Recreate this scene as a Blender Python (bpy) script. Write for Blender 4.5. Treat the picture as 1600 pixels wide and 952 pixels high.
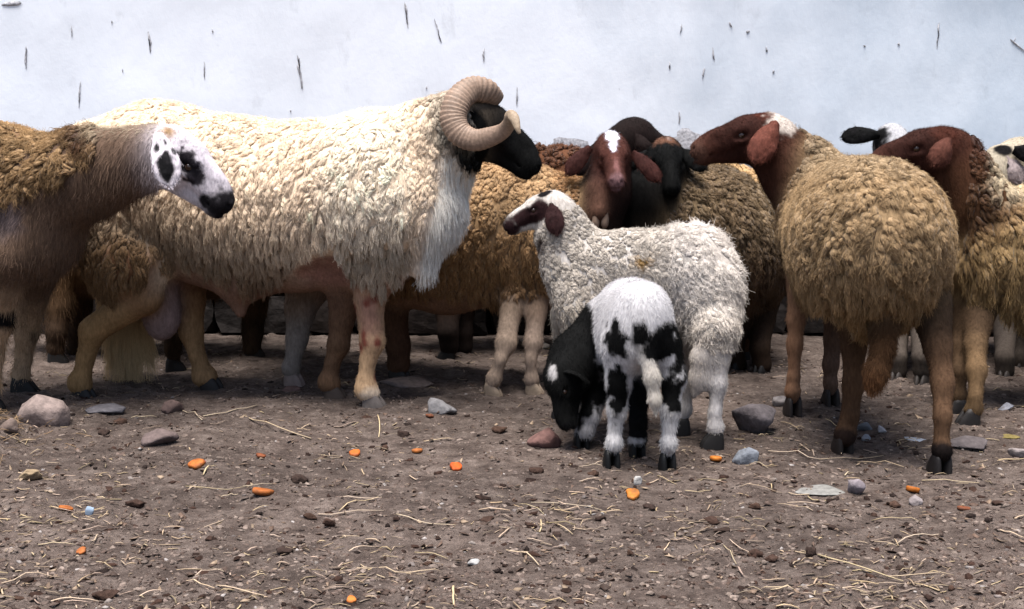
import bpy, bmesh, math, random
import numpy as np
from mathutils import Vector, Matrix

for _o in list(bpy.data.objects):
    bpy.data.objects.remove(_o, do_unlink=True)
SC = bpy.context.scene
COL = SC.collection
R = math.radians

# ------------------------------------------------------------------ camera
CAM_H, PITCH, FPX = 0.78, R(8.1), 2000.0
cam_d = bpy.data.cameras.new('camera')
cam = bpy.data.objects.new('camera', cam_d)
COL.objects.link(cam)
cam.location = (0, 0, CAM_H)
cam.rotation_euler = (math.pi / 2 - PITCH, 0, 0)
cam_d.sensor_width = 36.0
cam_d.lens = 36.0 * FPX / 1600.0
cam_d.clip_start = 0.05
cam_d.clip_end = 500
SC.camera = cam

# ------------------------------------------------------------------ sky, sun, exposure
SUN_EL, SUN_AZ = R(78), R(200)      # azimuth: 180 = from behind the camera
world = bpy.data.worlds.new('World')
SC.world = world
world.use_nodes = True
wn = world.node_tree
bg = wn.nodes['Background']
sky = wn.nodes.new('ShaderNodeTexSky')
sky.sky_type = 'NISHITA'
sky.sun_disc = False
sky.sun_elevation = SUN_EL
sky.sun_rotation = SUN_AZ
sky.dust_density = 3.0
sky.ozone_density = 1.0
wn.links.new(sky.outputs[0], bg.inputs[0])
bg.inputs[1].default_value = 0.085
sun_d = bpy.data.lights.new('sun', 'SUN')
sun_d.energy = 4.0
sun_d.angle = R(34)
sun_d.color = (1.0, 0.97, 0.93)
sun = bpy.data.objects.new('sun', sun_d)
COL.objects.link(sun)
_sd = Vector((math.sin(SUN_AZ) * math.cos(SUN_EL), math.cos(SUN_AZ) * math.cos(SUN_EL), math.sin(SUN_EL)))
sun.rotation_euler = _sd.to_track_quat('Z', 'Y').to_euler()
sun.location = _sd * 20
vs = SC.view_settings
vs.view_transform = 'Standard'
vs.look = 'None'
vs.exposure = 1.28
vs.gamma = 1.0
vs.use_curve_mapping = False
SC.cycles.max_bounces = 6
SC.cycles.diffuse_bounces = 2
SC.cycles.glossy_bounces = 2
SC.cycles.transmission_bounces = 2
SC.cycles.use_denoising = True

rng = np.random.default_rng(7)
random.seed(7)
_cp, _sp = math.cos(PITCH), math.sin(PITCH)


def ray(px, py):
    u, v = (px - 800.0) / FPX, (476.0 - py) / FPX
    return np.array([u, _cp + v * _sp, -_sp + v * _cp])


def at(px, py, Y):
    """world point seen at this pixel of the photograph, Y metres away"""
    d = ray(px, py)
    return np.array([0, 0, CAM_H]) + d * (Y / d[1])


def on_ground(px, py):
    d = ray(px, py)
    return np.array([0, 0, CAM_H]) + d * (CAM_H / -d[2])


def mpp(Y):
    """metres to a pixel at that distance"""
    return Y / FPX


def lin(c):
    c = np.asarray(c, float) / 255.0
    return np.where(c <= 0.04045, c / 12.92, ((c + 0.055) / 1.055) ** 2.4)


def unit(v):
    v = np.asarray(v, float)
    return v / np.maximum(np.linalg.norm(v, axis=-1, keepdims=True), 1e-9)


# ------------------------------------------------------------------ noise
def _hash(i, j, k, s):
    n = (i * 374761393 + j * 668265263 + k * 2147483647 + s * 1274126177) & 0xFFFFFFFF
    n = ((n ^ (n >> 13)) * 1274126177) & 0xFFFFFFFF
    n = (n ^ (n >> 16)) & 0xFFFFFFFF
    return n.astype(np.float64) / 4294967295.0


def noise(p, scale=1.0, seed=0):
    p = np.asarray(p, float) * scale + 1000.0
    i = np.floor(p).astype(np.int64)
    f = p - i
    f = f * f * (3 - 2 * f)
    x, y, z = i[..., 0], i[..., 1], i[..., 2]
    r = 0
    for a in (0, 1):
        for b in (0, 1):
            for c in (0, 1):
                w = (f[..., 0] if a else 1 - f[..., 0]) * (f[..., 1] if b else 1 - f[..., 1]) * (f[..., 2] if c else 1 - f[..., 2])
                r = r + w * _hash(x + a, y + b, z + c, seed)
    return r * 2 - 1


def fbm(p, scale=1.0, seed=0, octs=3):
    r, a = 0, 1.0
    for o in range(octs):
        r = r + a * noise(p, scale * 2 ** o, seed + o * 17)
        a *= 0.5
    return r / 1.75


def sstep(a, b, x):
    t = np.clip((x - a) / (b - a), 0, 1)
    return t * t * (3 - 2 * t)


# ------------------------------------------------------------------ objects
def tag(o, label=None, cat=None, group=None, kind=None):
    if label: o['label'] = label
    if cat: o['category'] = cat
    if group: o['group'] = group
    if kind: o['kind'] = kind
    return o


def mesh_np(name, verts, faces, mat, cols=None, smooth=True, parent=None, origin=None):
    """faces: (n,3) or (n,4) array; or a list of such arrays"""
    verts = np.asarray(verts, np.float32)
    if origin is not None:
        verts = verts - np.asarray(origin, np.float32)
    fl = faces if isinstance(faces, list) else [faces]
    fl = [np.asarray(f, np.int32) for f in fl if len(f)]
    me = bpy.data.meshes.new(name)
    me.vertices.add(len(verts))
    me.vertices.foreach_set('co', verts.ravel())
    tot = sum(f.size for f in fl)
    me.loops.add(tot)
    me.loops.foreach_set('vertex_index', np.concatenate([f.ravel() for f in fl]))
    npol = sum(len(f) for f in fl)
    me.polygons.add(npol)
    sizes = np.concatenate([np.full(len(f), f.shape[1], np.int32) for f in fl])
    starts = np.concatenate([[0], np.cumsum(sizes)[:-1]]).astype(np.int32)
    me.polygons.foreach_set('loop_start', starts)
    if smooth:
        me.polygons.foreach_set('use_smooth', np.ones(npol, bool))
    me.update(calc_edges=True)
    if cols is not None:
        at_ = me.attributes.new('Col', 'FLOAT_COLOR', 'POINT')
        c4 = np.ones((len(verts), 4), np.float32)
        c4[:, :3] = cols
        at_.data.foreach_set('color', c4.ravel())
    me.materials.append(mat)
    o = bpy.data.objects.new(name, me)
    COL.objects.link(o)
    if parent is not None:
        o.parent = parent
    elif origin is not None:
        o.location = origin
    return o


def empty(name, loc):
    o = bpy.data.objects.new(name, None)
    o.location = loc
    o.empty_display_size = 0.1
    COL.objects.link(o)
    return o


def strands_obj(name, pts, rad, cols, mat, parent=None, origin=None):
    """pts (n,m,3) strand points, rad (m,) or (n,m), cols (n,3)"""
    n, m = pts.shape[:2]
    P = np.asarray(pts, np.float32)
    if origin is not None:
        P = P - np.asarray(origin, np.float32)
    cu = bpy.data.hair_curves.new(name)
    cu.add_curves([m] * n)
    cu.position_data.foreach_set('vector', P.ravel())
    ra = cu.attributes.get('radius') or cu.attributes.new('radius', 'FLOAT', 'POINT')
    rr = np.broadcast_to(np.asarray(rad, np.float32), (n, m))
    ra.data.foreach_set('value', np.ascontiguousarray(rr).ravel())
    ca = cu.attributes.new('Col', 'FLOAT_COLOR', 'CURVE')
    c4 = np.ones((n, 4), np.float32)
    c4[:, :3] = cols
    ca.data.foreach_set('color', c4.ravel())
    cu.materials.append(mat)
    o = bpy.data.objects.new(name, cu)
    COL.objects.link(o)
    o['kind'] = 'stuff'
    if parent is not None:
        o.parent = parent
    return o


# ------------------------------------------------------------------ materials
class NT:
    def __init__(self, name):
        self.m = bpy.data.materials.new(name)
        self.m.use_nodes = True
        self.t = self.m.node_tree
        self.b = self.t.nodes['Principled BSDF']
        self.out = self.t.nodes['Material Output']

    def n(self, typ, **kw):
        nd = self.t.nodes.new(typ)
        for k, v in kw.items():
            if k.startswith('i_'):
                nd.inputs[k[2:].replace('_', ' ')].default_value = v
            else:
                setattr(nd, k, v)
        return nd

    def l(self, a, b):
        self.t.links.new(a, b)

    def attr(self, name='Col'):
        return self.n('ShaderNodeAttribute', attribute_name=name).outputs['Color']

    def pos(self):
        return self.n('ShaderNodeNewGeometry').outputs['Position']

    def noise(self, vec, scale, detail=3, rough=0.55, dist=0.0):
        nd = self.n('ShaderNodeTexNoise')
        nd.inputs['Scale'].default_value = scale
        nd.inputs['Detail'].default_value = detail
        nd.inputs['Roughness'].default_value = rough
        nd.inputs['Distortion'].default_value = dist
        self.l(vec, nd.inputs['Vector'])
        return nd.outputs['Fac']

    def ramp(self, fac, *stops):
        nd = self.n('ShaderNodeValToRGB')
        e = nd.color_ramp.elements
        while len(e) < len(stops):
            e.new(0.5)
        for k, (p, c) in enumerate(stops):
            e[k].position = p
            e[k].color = tuple(c) + (1,) if len(c) == 3 else tuple(c)
        self.l(fac, nd.inputs[0])
        return nd.outputs['Color']

    def mul(self, a, b, fac=1.0):
        nd = self.n('ShaderNodeMix', data_type='RGBA', blend_type='MULTIPLY')
        nd.inputs[0].default_value = fac
        self.l(a, nd.inputs[6])
        self.l(b, nd.inputs[7])
        return nd.outputs[2]

    def mix(self, fac, a, b):
        nd = self.n('ShaderNodeMix', data_type='RGBA')
        if hasattr(fac, 'is_linked') or hasattr(fac, 'links'):
            self.l(fac, nd.inputs[0])
        else:
            nd.inputs[0].default_value = fac
        for k, v in ((6, a), (7, b)):
            if isinstance(v, (tuple, list, np.ndarray)):
                nd.inputs[k].default_value = tuple(v)[:3] + (1,)
            else:
                self.l(v, nd.inputs[k])
        return nd.outputs[2]

    def scaled(self, vec, s):
        nd = self.n('ShaderNodeVectorMath', operation='MULTIPLY')
        self.l(vec, nd.inputs[0])
        nd.inputs[1].default_value = s
        return nd.outputs[0]

    def bump(self, h, strength, dist):
        nd = self.n('ShaderNodeBump')
        nd.inputs['Strength'].default_value = strength
        nd.inputs['Distance'].default_value = dist
        self.l(h, nd.inputs['Height'])
        self.l(nd.outputs[0], self.b.inputs['Normal'])
        return nd

    def base(self, c):
        if isinstance(c, (tuple, list, np.ndarray)):
            self.b.inputs['Base Color'].default_value = tuple(c)[:3] + (1,)
        else:
            self.l(c, self.b.inputs['Base Color'])

    def set(self, **kw):
        for k, v in kw.items():
            self.b.inputs[k.replace('_', ' ')].default_value = v
        return self


G3 = lambda v: (v, v, v)


def mat_coat():
    t = NT('short_coat')
    p = t.pos()
    n1 = t.noise(t.scaled(p, (1, 1, 0.35)), 160, 2)
    n2 = t.noise(p, 22, 3)
    c = t.mul(t.attr(), t.ramp(n1, (0.3, G3(0.72)), (0.7, G3(1.12))))
    c = t.mul(c, t.ramp(n2, (0.3, G3(0.8)), (0.7, G3(1.1))))
    t.base(c)
    t.bump(n1, 0.45, 0.003)
    t.set(Roughness=0.85, Specular_IOR_Level=0.08)
    return t.m


def mat_wool():
    t = NT('wool')
    p = t.pos()
    n1 = t.noise(t.scaled(p, (1, 1, 0.5)), 260, 2)
    n2 = t.noise(p, 60, 3)
    c = t.mul(t.attr(), t.ramp(n1, (0.25, G3(0.78)), (0.75, G3(1.1))))
    c = t.mul(c, t.ramp(n2, (0.3, (0.82, 0.80, 0.76)), (0.7, G3(1.06))))
    t.base(c)
    t.bump(n1, 0.6, 0.004)
    t.set(Roughness=0.95, Specular_IOR_Level=0.05, Sheen_Weight=0.12, Sheen_Roughness=0.6)
    return t.m


def mat_strand():
    t = NT('wool_fibre')
    t.base(t.attr())
    t.set(Roughness=0.9, Specular_IOR_Level=0.06)
    return t.m


def mat_plain(name, rgb, rough=0.6, spec=0.3, nscale=40, lo=0.75, hi=1.15, bump=0.3, bd=0.003):
    t = NT(name)
    p = t.pos()
    n1 = t.noise(p, nscale, 4)
    c = t.mul(t.ramp(n1, (0.3, G3(lo)), (0.7, G3(hi))), t.mix(0.0, lin(rgb), lin(rgb)))
    t.base(c)
    if bump:
        t.bump(n1, bump, bd)
    t.set(Roughness=rough, Specular_IOR_Level=spec)
    return t.m


def mat_col(name, rough=0.6, spec=0.3, nscale=60, lo=0.8, hi=1.1, bump=0.3, bd=0.002):
    t = NT(name)
    n1 = t.noise(t.pos(), nscale, 4)
    t.base(t.mul(t.attr(), t.ramp(n1, (0.3, G3(lo)), (0.7, G3(hi)))))
    if bump:
        t.bump(n1, bump, bd)
    t.set(Roughness=rough, Specular_IOR_Level=spec)
    return t.m


M_COAT = mat_coat()
M_WOOL = mat_wool()
M_STRAND = mat_strand()
M_HOOF = mat_col('hoof_horn', 0.6, 0.3, 90)
M_EYE = mat_plain('eye', (38, 22, 12), 0.12, 0.6, 30, 0.9, 1.1, 0)
M_HORN = mat_col('ram_horn', 0.6, 0.3, 140, 0.72, 1.15, 0.5, 0.002)

# ------------------------------------------------------------------ ground
def mat_ground():
    t = NT('trampled_dirt')
    p = t.pos()
    big = t.noise(p, 1.6, 4, 0.6)
    mid = t.noise(t.scaled(p, (1, 1.3, 1)), 14, 5, 0.65)
    fine = t.noise(t.scaled(p, (0.75, 1.3, 1)), 80, 5, 0.72)
    grit = t.noise(p, 300, 2, 0.6)
    c = t.ramp(mid, (0.28, lin((68, 57, 52))), (0.5, lin((104, 91, 84))), (0.72, lin((132, 118, 110))))
    c = t.mul(c, t.ramp(big, (0.3, G3(0.66)), (0.7, G3(1.22))))
    c = t.mul(c, t.ramp(fine, (0.3, G3(0.6)), (0.55, G3(1.0)), (0.75, G3(1.35))))
    c = t.mul(c, t.ramp(grit, (0.3, G3(0.8)), (0.7, G3(1.18))))
    t.base(c)
    ad = t.n('ShaderNodeMath', operation='ADD')
    t.l(mid, ad.inputs[0])
    t.l(fine, ad.inputs[1])
    ad2 = t.n('ShaderNodeMath', operation='MULTIPLY_ADD')
    t.l(grit, ad2.inputs[0])
    ad2.inputs[1].default_value = 0.35
    t.l(ad.outputs[0], ad2.inputs[2])
    t.bump(ad2.outputs[0], 1.0, 0.02)
    t.set(Roughness=0.95, Specular_IOR_Level=0.12)
    return t.m


WALL_Y = 4.75


def ground_z(x, y):
    p = np.stack([x, y, np.zeros_like(x)], -1)
    near = sstep(0.9, 1.3, y) * (1 - sstep(4.6, 4.75, y))
    z = fbm(p, 2.2, 3, 3) * 0.012 + fbm(p, 8, 5, 3) * 0.013 + np.maximum(fbm(p, 34, 9, 3), 0) * 0.014
    d = np.hypot((x + 1.36), (y - 3.02) * 0.8)
    z = z + 0.075 * sstep(0.24, 0.03, d) * (1 + 0.6 * fbm(p, 16, 4, 3))
    return z * near


def build_ground():
    xs = np.concatenate([[-60, -25, -10, -5, -3.2], np.arange(-2.3, 2.301, 0.0125), [3.2, 5, 10, 25, 60]])
    ys = np.concatenate([[-60, -20, -6, -2, 0, 0.7], np.arange(1.1, 4.80, 0.0125), [5.4, 7, 12, 30, 80]])
    X, Y = np.meshgrid(xs, ys, indexing='ij')
    v = np.stack([X, Y, ground_z(X, Y)], -1).reshape(-1, 3)
    ny = len(ys)
    i, j = np.meshgrid(np.arange(len(xs) - 1), np.arange(ny - 1), indexing='ij')
    a = (i * ny + j).ravel()
    f = np.stack([a, a + ny, a + ny + 1, a + 1], -1)
    o = mesh_np('ground', v, f, mat_ground())
    return tag(o, kind='structure')


build_ground()


# ------------------------------------------------------------------ wall
def mat_plaster():
    t = NT('whitewash')
    p = t.pos()
    n1 = t.noise(t.scaled(p, (1, 1, 0.6)), 2.2, 7, 0.68)
    n2 = t.noise(t.scaled(p, (1.2, 1, 0.7)), 9, 7, 0.66)
    n3 = t.noise(t.scaled(p, (2.2, 1, 0.9)), 55, 3, 0.6)
    c = t.mix(t.ramp(n1, (0.35, G3(0)), (0.75, G3(1))), lin((227, 231, 238)), lin((215, 220, 228)))
    c = t.mul(c, t.ramp(n2, (0.24, G3(0.82)), (0.40, G3(1.0))))
    # right half painted greyer to stand in for the light falling off there
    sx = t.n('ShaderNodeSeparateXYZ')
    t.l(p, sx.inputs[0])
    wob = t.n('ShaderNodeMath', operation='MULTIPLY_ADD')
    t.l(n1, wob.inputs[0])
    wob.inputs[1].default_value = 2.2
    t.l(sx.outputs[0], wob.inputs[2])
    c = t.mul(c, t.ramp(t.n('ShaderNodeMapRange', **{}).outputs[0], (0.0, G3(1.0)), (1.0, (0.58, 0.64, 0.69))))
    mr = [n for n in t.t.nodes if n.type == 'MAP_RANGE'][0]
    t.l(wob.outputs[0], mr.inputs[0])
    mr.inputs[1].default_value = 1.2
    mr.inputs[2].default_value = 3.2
    spots = t.ramp(n3, (0.18, G3(0.6)), (0.25, G3(1.0)))
    c = t.mul(c, spots)
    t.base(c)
    t.bump(n2, 0.3, 0.008)
    t.set(Roughness=0.85, Specular_IOR_Level=0.2)
    return t.m


def build_wall():
    root = empty('whitewashed_wall', (0, WALL_Y, 0))
    tag(root, 'scuffed whitewashed plaster wall behind the sheep, above a rough stone footing', 'wall')
    org = (0, WALL_Y, 0)
    xs = np.arange(-6, 6.01, 0.04)
    zs = np.arange(0.56, 3.6, 0.04)
    X, Z = np.meshgrid(xs, zs, indexing='ij')
    p = np.stack([X, np.zeros_like(X), Z], -1)
    Yd = WALL_Y + 0.012 * fbm(p, 0.9, 2, 3) + 0.003 * fbm(p, 6, 5, 2)
    edge = sstep(0.66, 0.56, Z)
    v = np.stack([X, Yd + 0.02 * edge, Z + edge * 0.03 * fbm(p, 9, 12, 2)], -1).reshape(-1, 3)
    nz = len(zs)
    i, j = np.meshgrid(np.arange(len(xs) - 1), np.arange(nz - 1), indexing='ij')
    a = (i * nz + j).ravel()
    f = np.stack([a, a + nz, a + nz + 1, a + 1], -1)
    n = len(v)
    # a real slab: back face and rim
    vb = v + [0, 0.25, 0]
    fb = f[:, ::-1] + n
    rim = []
    for r in ([k * nz for k in range(len(xs))], [k * nz + nz - 1 for k in range(len(xs))], list(range(nz)), list(range((len(xs) - 1) * nz, len(xs) * nz))):
        for q in range(len(r) - 1):
            rim.append((r[q], r[q + 1], r[q + 1] + n, r[q] + n))
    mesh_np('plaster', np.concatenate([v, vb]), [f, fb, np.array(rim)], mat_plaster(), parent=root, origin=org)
    # footing: dark coursed rubble, each stone a block of its own
    ms = [mat_plain('footing_stone_%s' % k, c, 0.9, 0.15, 30, 0.6, 1.2, 0.6, 0.01) for k, c in (('brown', (34, 28, 26)), ('grey', (38, 34, 33)), ('dark', (28, 24, 23)))]
    rr = random.Random(3)
    protos = []
    for k in range(6):
        bm = bmesh.new()
        bmesh.ops.create_cube(bm, size=1.0)
        bmesh.ops.subdivide_edges(bm, edges=bm.edges[:], cuts=2, use_grid_fill=True)
        for vv in bm.verts:
            q = np.array([vv.co])
            vv.co += Vector((noise(q, 2.1, k)[0], noise(q, 2.1, k + 20)[0], noise(q, 2.1, k + 40)[0])) * 0.07
            if sum(abs(abs(c) - 0.5) < 0.08 for c in vv.co) >= 2:
                vv.co *= 0.93
        me = bpy.data.meshes.new('stone')
        bm.to_mesh(me)
        bm.free()
        me.materials.append(ms[k % 3])
        protos.append(me)
    z = 0.0
    for row, hgt in enumerate((0.16, 0.14, 0.12, 0.10, 0.08)):
        x = -2.6 - rr.random() * 0.2
        while x < 2.6:
            w = rr.uniform(0.16, 0.36)
            s = bpy.data.objects.new('stone', rr.choice(protos))
            COL.objects.link(s)
            s.parent = root
            s.location = (x + w / 2, -0.035 + rr.uniform(-0.012, 0.012), z + hgt / 2)
            s.scale = (w - 0.012, 0.13, hgt - 0.012)
            x += w
        z += hgt
    mort = mat_plain('footing_mortar', (88, 86, 88), 0.95, 0.1, 25, 0.7, 1.1, 0.6, 0.01)
    # mortar bed behind the stones and a broken cement lip on top
    bm = bmesh.new()
    bmesh.ops.create_cube(bm, size=1.0)
    for vv in bm.verts:
        vv.co = Vector((vv.co.x * 12, vv.co.y * 0.12 + 0.075, vv.co.z * 0.60 + 0.30))
    me = bpy.data.meshes.new('mortar_bed')
    bm.to_mesh(me); bm.free()
    me.materials.append(mat_plain('mortar_shade', (34, 30, 29), 0.95, 0.1, 25))
    o = bpy.data.objects.new('mortar_bed', me); COL.objects.link(o); o.parent = root
    xs = np.arange(-3, 3.001, 0.02)
    prof = np.array([(-0.075, 0.585), (-0.07, 0.61), (-0.03, 0.63), (0.02, 0.64), (0.05, 0.60)])
    P = np.zeros((len(xs), 5, 3))
    for k in range(5):
        q = np.stack([xs, np.full_like(xs, k * 3.1), np.zeros_like(xs)], -1)
        P[:, k, 0] = xs
        P[:, k, 1] = prof[k, 0] + 0.012 * fbm(q, 8, 3)
        P[:, k, 2] = prof[k, 1] + (0.020 * fbm(q, 5, 8) + 0.012 * fbm(q, 23, 9) if k in (1, 2, 3) else 0)
    i, j = np.meshgrid(np.arange(len(xs) - 1), np.arange(4), indexing='ij')
    a = (i * 5 + j).ravel()
    mesh_np('cement_lip', P.reshape(-1, 3), np.stack([a, a + 5, a + 6, a + 1], -1), mort, smooth=False, parent=root)
    # gouges and chips in the whitewash, where the photograph has them
    marks = [(1076, 236, 62, 64, 0), (880, 248, 84, 66, 0), (40, 88, 7, 34, 0), (232, 66, 8, 32, 4), (124, 150, 6, 34, -4), (469, 115, 8, 40, 8), (634, 22, 6, 30, 5), (684, 48, 5, 30, 14), (756, 86, 5, 16, -3),
             (319, 110, 4, 28, 0), (1047, 102, 4, 12, 0), (1064, 44, 4, 14, 0), (1099, 114, 5, 20, -8), (1115, 86, 6, 18, 3), (1466, 54, 4, 36, -2), (1142, 39, 5, 8, 30),
             (1167, 50, 12, 4, 5), (1062, 184, 7, 16, 0), (1243, 200, 6, 16, -5), (807, 152, 5, 22, 0), (16, 6, 32, 7, 4), (332, 48, 4, 4, 0), (191, 110, 3, 5, 0), (175, 34, 4, 4, 0),
             (453, 173, 4, 4, 0), (111, 50, 3, 14, 0), (1352, 72, 8, 3, 0), (1207, 112, 5, 5, 0), (1404, 69, 7, 5, 20), (1197, 78, 7, 9, 15), (667, 137, 4, 4, 0), (1590, 70, 4, 26, 52), (1585, 64, 2, 10, -20)]
    md = mat_plain('bare_plaster', (160, 159, 163), 0.95, 0.1, 90, 0.5, 1.5, 0.5, 0.004)
    for k, (mx, my, w, h, rot) in enumerate(marks):
        c = at(mx, my, WALL_Y)
        s = mpp(WALL_Y)
        pcs = [(0, 0, w, h)]
        vs_, fs_ = [], []
        n = 22
        ang = np.linspace(0, 2 * math.pi, n, endpoint=False)
        q = np.stack([np.cos(ang), np.sin(ang), np.full(n, k * 2.7)], -1)
        rad = 1 + (0.75 * noise(q, 2.4, 5) + 0.3 * noise(q, 6, 8)) * (1 if w < 30 else 0.25)
        u, vv = np.cos(ang) * rad * w * (0.23 if w < 30 else 0.5) * s, np.sin(ang) * rad * h * 0.5 * s
        u = u + 0.35 * w * s * noise(np.stack([np.zeros(n), vv * 40, np.full(n, k * 1.3)], -1), 1.0, 3)
        ca, sa = math.cos(R(rot)), math.sin(R(rot))
        uu, v2 = u * ca - vv * sa, u * sa + vv * ca
        cp = np.array([[c[0], 0, c[2]]])
        y = WALL_Y + (0.012 * fbm(cp, 0.9, 2, 3) + 0.003 * fbm(cp, 6, 5, 2))[0]
        outer = np.stack([c[0] + uu, np.full(n, y - 0.0012), c[2] + v2], -1)
        inner = np.stack([c[0] + uu * 0.8, np.full(n, y - 0.0035), c[2] + v2 * 0.85], -1)
        vs_ = np.concatenate([outer, inner, [[c[0], y - 0.0035, c[2]]]])
        a = np.arange(n); b = (a + 1) % n
        mesh_np('plaster_chip', vs_, [np.stack([a, b, b + n, a + n], -1), np.stack([a + n, b + n, np.full(n, 2 * n)], -1)], md, parent=root, origin=org)
    return root


build_wall()

# ------------------------------------------------------------------ animal builder
def d_cone(p, a, b, ra, rb, side, k):
    q = p - a
    ab = b - a
    if k != 1.0:
        q = q - (q @ side)[..., None] * side * (1 - 1 / k)
        ab = ab - (ab @ side) * side * (1 - 1 / k)
    t = np.clip((q @ ab) / max(ab @ ab, 1e-9), 0, 1)
    d = np.linalg.norm(q - t[..., None] * ab, axis=-1) - (ra + (rb - ra) * t)
    return d


def d_ell(p, c, F, r):
    q = (p - c) @ F.T            # rows of F are the axes
    k0 = np.linalg.norm(q / r, axis=-1)
    k1 = np.linalg.norm(q / (r * r), axis=-1)
    return k0 * (k0 - 1) / np.maximum(k1, 1e-6)


class Animal:
    def __init__(self, name, label, cat, base, group=None, coarse=0.010, fine=0.0045, seed=1, gain=(1, 1, 1)):
        self.gain = np.array(gain, float)
        self.root = empty(name, (base[0], base[1], 0))
        tag(self.root, label, cat, group)
        self.org = np.array([base[0], base[1], 0.0])
        self.pr = []            # primitives: dict
        self.paint = []
        self.coarse, self.fine = coarse, fine
        self.boxes = []         # finely meshed boxes
        self.rng = np.random.default_rng(seed)
        self.seed = seed
        self.hooves = []

    # primitives ----------------------------------------------------
    def cone(self, a, b, ra, rb, col, wool=0.0, k=1.0, side=(0, 1, 0), blend=0.03, cut=False):
        a, b, side = np.array(a, float), np.array(b, float), unit(side)
        m = max(ra, rb) * max(1, k)
        self.pr.append(dict(f=lambda p: d_cone(p, a, b, ra, rb, side, k), lo=np.minimum(a, b) - m, hi=np.maximum(a, b) + m, col=lin(col), wool=wool, blend=blend, cut=cut))

    def ell(self, c, r, col, F=None, wool=0.0, blend=0.02, cut=False):
        c, r = np.array(c, float), np.array(r, float)
        F = np.eye(3) if F is None else F
        m = max(r)
        self.pr.append(dict(f=lambda p: d_ell(p, c, F, r), lo=c - m, hi=c + m, col=lin(col), wool=wool, blend=blend, cut=cut))

    def chain(self, pts, col, wool=0.0, k=1.0, side=(0, 1, 0), blend=0.04):
        """pts: (px, py, Y, radius in px)"""
        for p, q in zip(pts[:-1], pts[1:]):
            self.cone(at(*p[:3]), at(*q[:3]), p[3] * mpp(p[2]), q[3] * mpp(q[2]), col, wool, k, side, blend)

    def leg(self, pts, foot, ytop, col, top_col=None, hoof=(30, 26, 25), face=(1, 0, 0), hs=1.0, wool_top=0.0):
        """pts: (px, py, r px) from the body down; foot: pixel where the hoof stands"""
        g = on_ground(*foot)
        yf = g[1]
        P = []
        tp = {4: (1, .95, .96, .84), 5: (1, .95, 1.0, .88, .80), 6: (1, .95, 1.0, .88, .84, .80)}.get(len(pts), (1,) * len(pts))
        for (x, y, r), tq in zip(pts, tp):
            r = r * tq
            t = min(1.0, max(0.0, (y - pts[0][1]) / max(1.0, pts[-1][1] - pts[0][1])) * 1.25)
            Y = ytop + (yf - ytop) * t
            P.append((at(x, y, Y), r * mpp(Y)))
        hh = 0.036 * hs
        P.append((g + np.array([0, 0, hh]), P[-1][1] * 0.86))
        for k in range(len(P) - 1):
            c = top_col if (k == 0 and top_col is not None) else col
            self.cone(P[k][0], P[k + 1][0], P[k][1], P[k + 1][1], c, wool_top if k == 0 else 0.0, blend=0.03 if k == 0 else 0.016)
        # fetlock and knee swellings
        self.ell(P[-2][0] - 0.008 * np.array(face), np.array([1.06, 1.06, 1.2]) * P[-2][1], col, blend=0.014)
        self.hooves.append((g, unit(np.array(face, float)), hs, hoof, P[-1][1]))
        return P

    # head ------------------------------------------------------------
    def head(self, poll, f, u, L, col, muzzle=None, roman=1.0, eye=True, width=1.0, neck_blend=0.04, deep=1.0):
        f = unit(f)
        u = np.array(u, float)
        u = unit(u - (u @ f) * f)
        s = np.cross(f, u)
        self.H = dict(o=np.array(poll, float), f=f, u=u, s=s, L=L)
        F = np.stack([f, u, s])
        mz = muzzle or col
        w = width

        def q(a, b, c):
            return poll + (a * f + b * deep * u + c * s) * L
        E = lambda a, b, c, r, cl, bl=0.1, cut=False: self.ell(q(a, b, c), np.array(r) * np.array([1, deep, 1]) * L, cl, F, 0, bl * L, cut)
        E(0.08, -.01, 0, (.27, .25, .20 * w), col, .12)
        E(0.30, 0.06, 0, (.23, .19, .18 * w), col, .1)
        self.cone(q(.32, .02, 0), q(.80, -.02, 0), .19 * L * deep, .125 * L * deep, col, 0, .74 * w / deep, s, .1 * L)
        E(0.56, 0.045 + .035 * roman, 0, (.30, .10, .085 * w), col, .08)
        E(0.85, -.055, 0, (.145, .15, .118 * w), mz, .07)
        E(0.93, -.03, 0, (.07, .095, .10 * w), mz, .05)
        E(0.89, -.155, 0, (.09, .055, .08 * w), mz, .04)
        self.cone(q(.16, -.21, 0), q(.82, -.15, 0), .15 * L * deep, .065 * L * deep, col, 0, .72 * w / deep, s, .08 * L)
        for e in (-1, 1):
            E(.24, -.13, .095 * e * w, (.20, .18, .08), col, .08)
            E(.36, .115, .125 * e * w, (.12, .05, .055), col, .04)
            E(.40, .085, .158 * e * w, (.075, .028, .03), col, .02)
            E(.40, -.03, .135 * e * w, (.11, .035, .05), col, .04)
            E(.60, -.03, .075 * e * w, (.16, .07, .04), col, .05)
            E(.40, .035, .200 * e * w, (.075, .05, .05), col, .03, True)
            E(1.0, .0, .06 * e * w, (.05, .022, .026), (60, 40, 36), .015, True)
            self.cone(q(.97, -.115, .03 * e), q(.72, -.12, .105 * e * w), .022 * L, .014 * L, (40, 28, 25), 0, 1, s, .012 * L, True)
        self.boxes.append((q(-.2, 0, 0), q(1.02, 0, 0), .26 * L))
        self.eyes = [(q(.40, .035, .128 * e * w), .050 * L, e) for e in (-1, 1)] if eye else []
        return q

    def hq(self, a, b, c):
        H = self.H
        return H['o'] + (a * H['f'] + b * H['u'] + c * H['s']) * H['L']

    def hpaint(self, a, b, c, r, col, soft=0.25, nz=0.25):
        H = self.H
        self.paint.append((self.hq(a, b, c), np.array(r, float) * H['L'], np.stack([H['f'], H['u'], H['s']]), lin(col), soft, nz))

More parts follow.
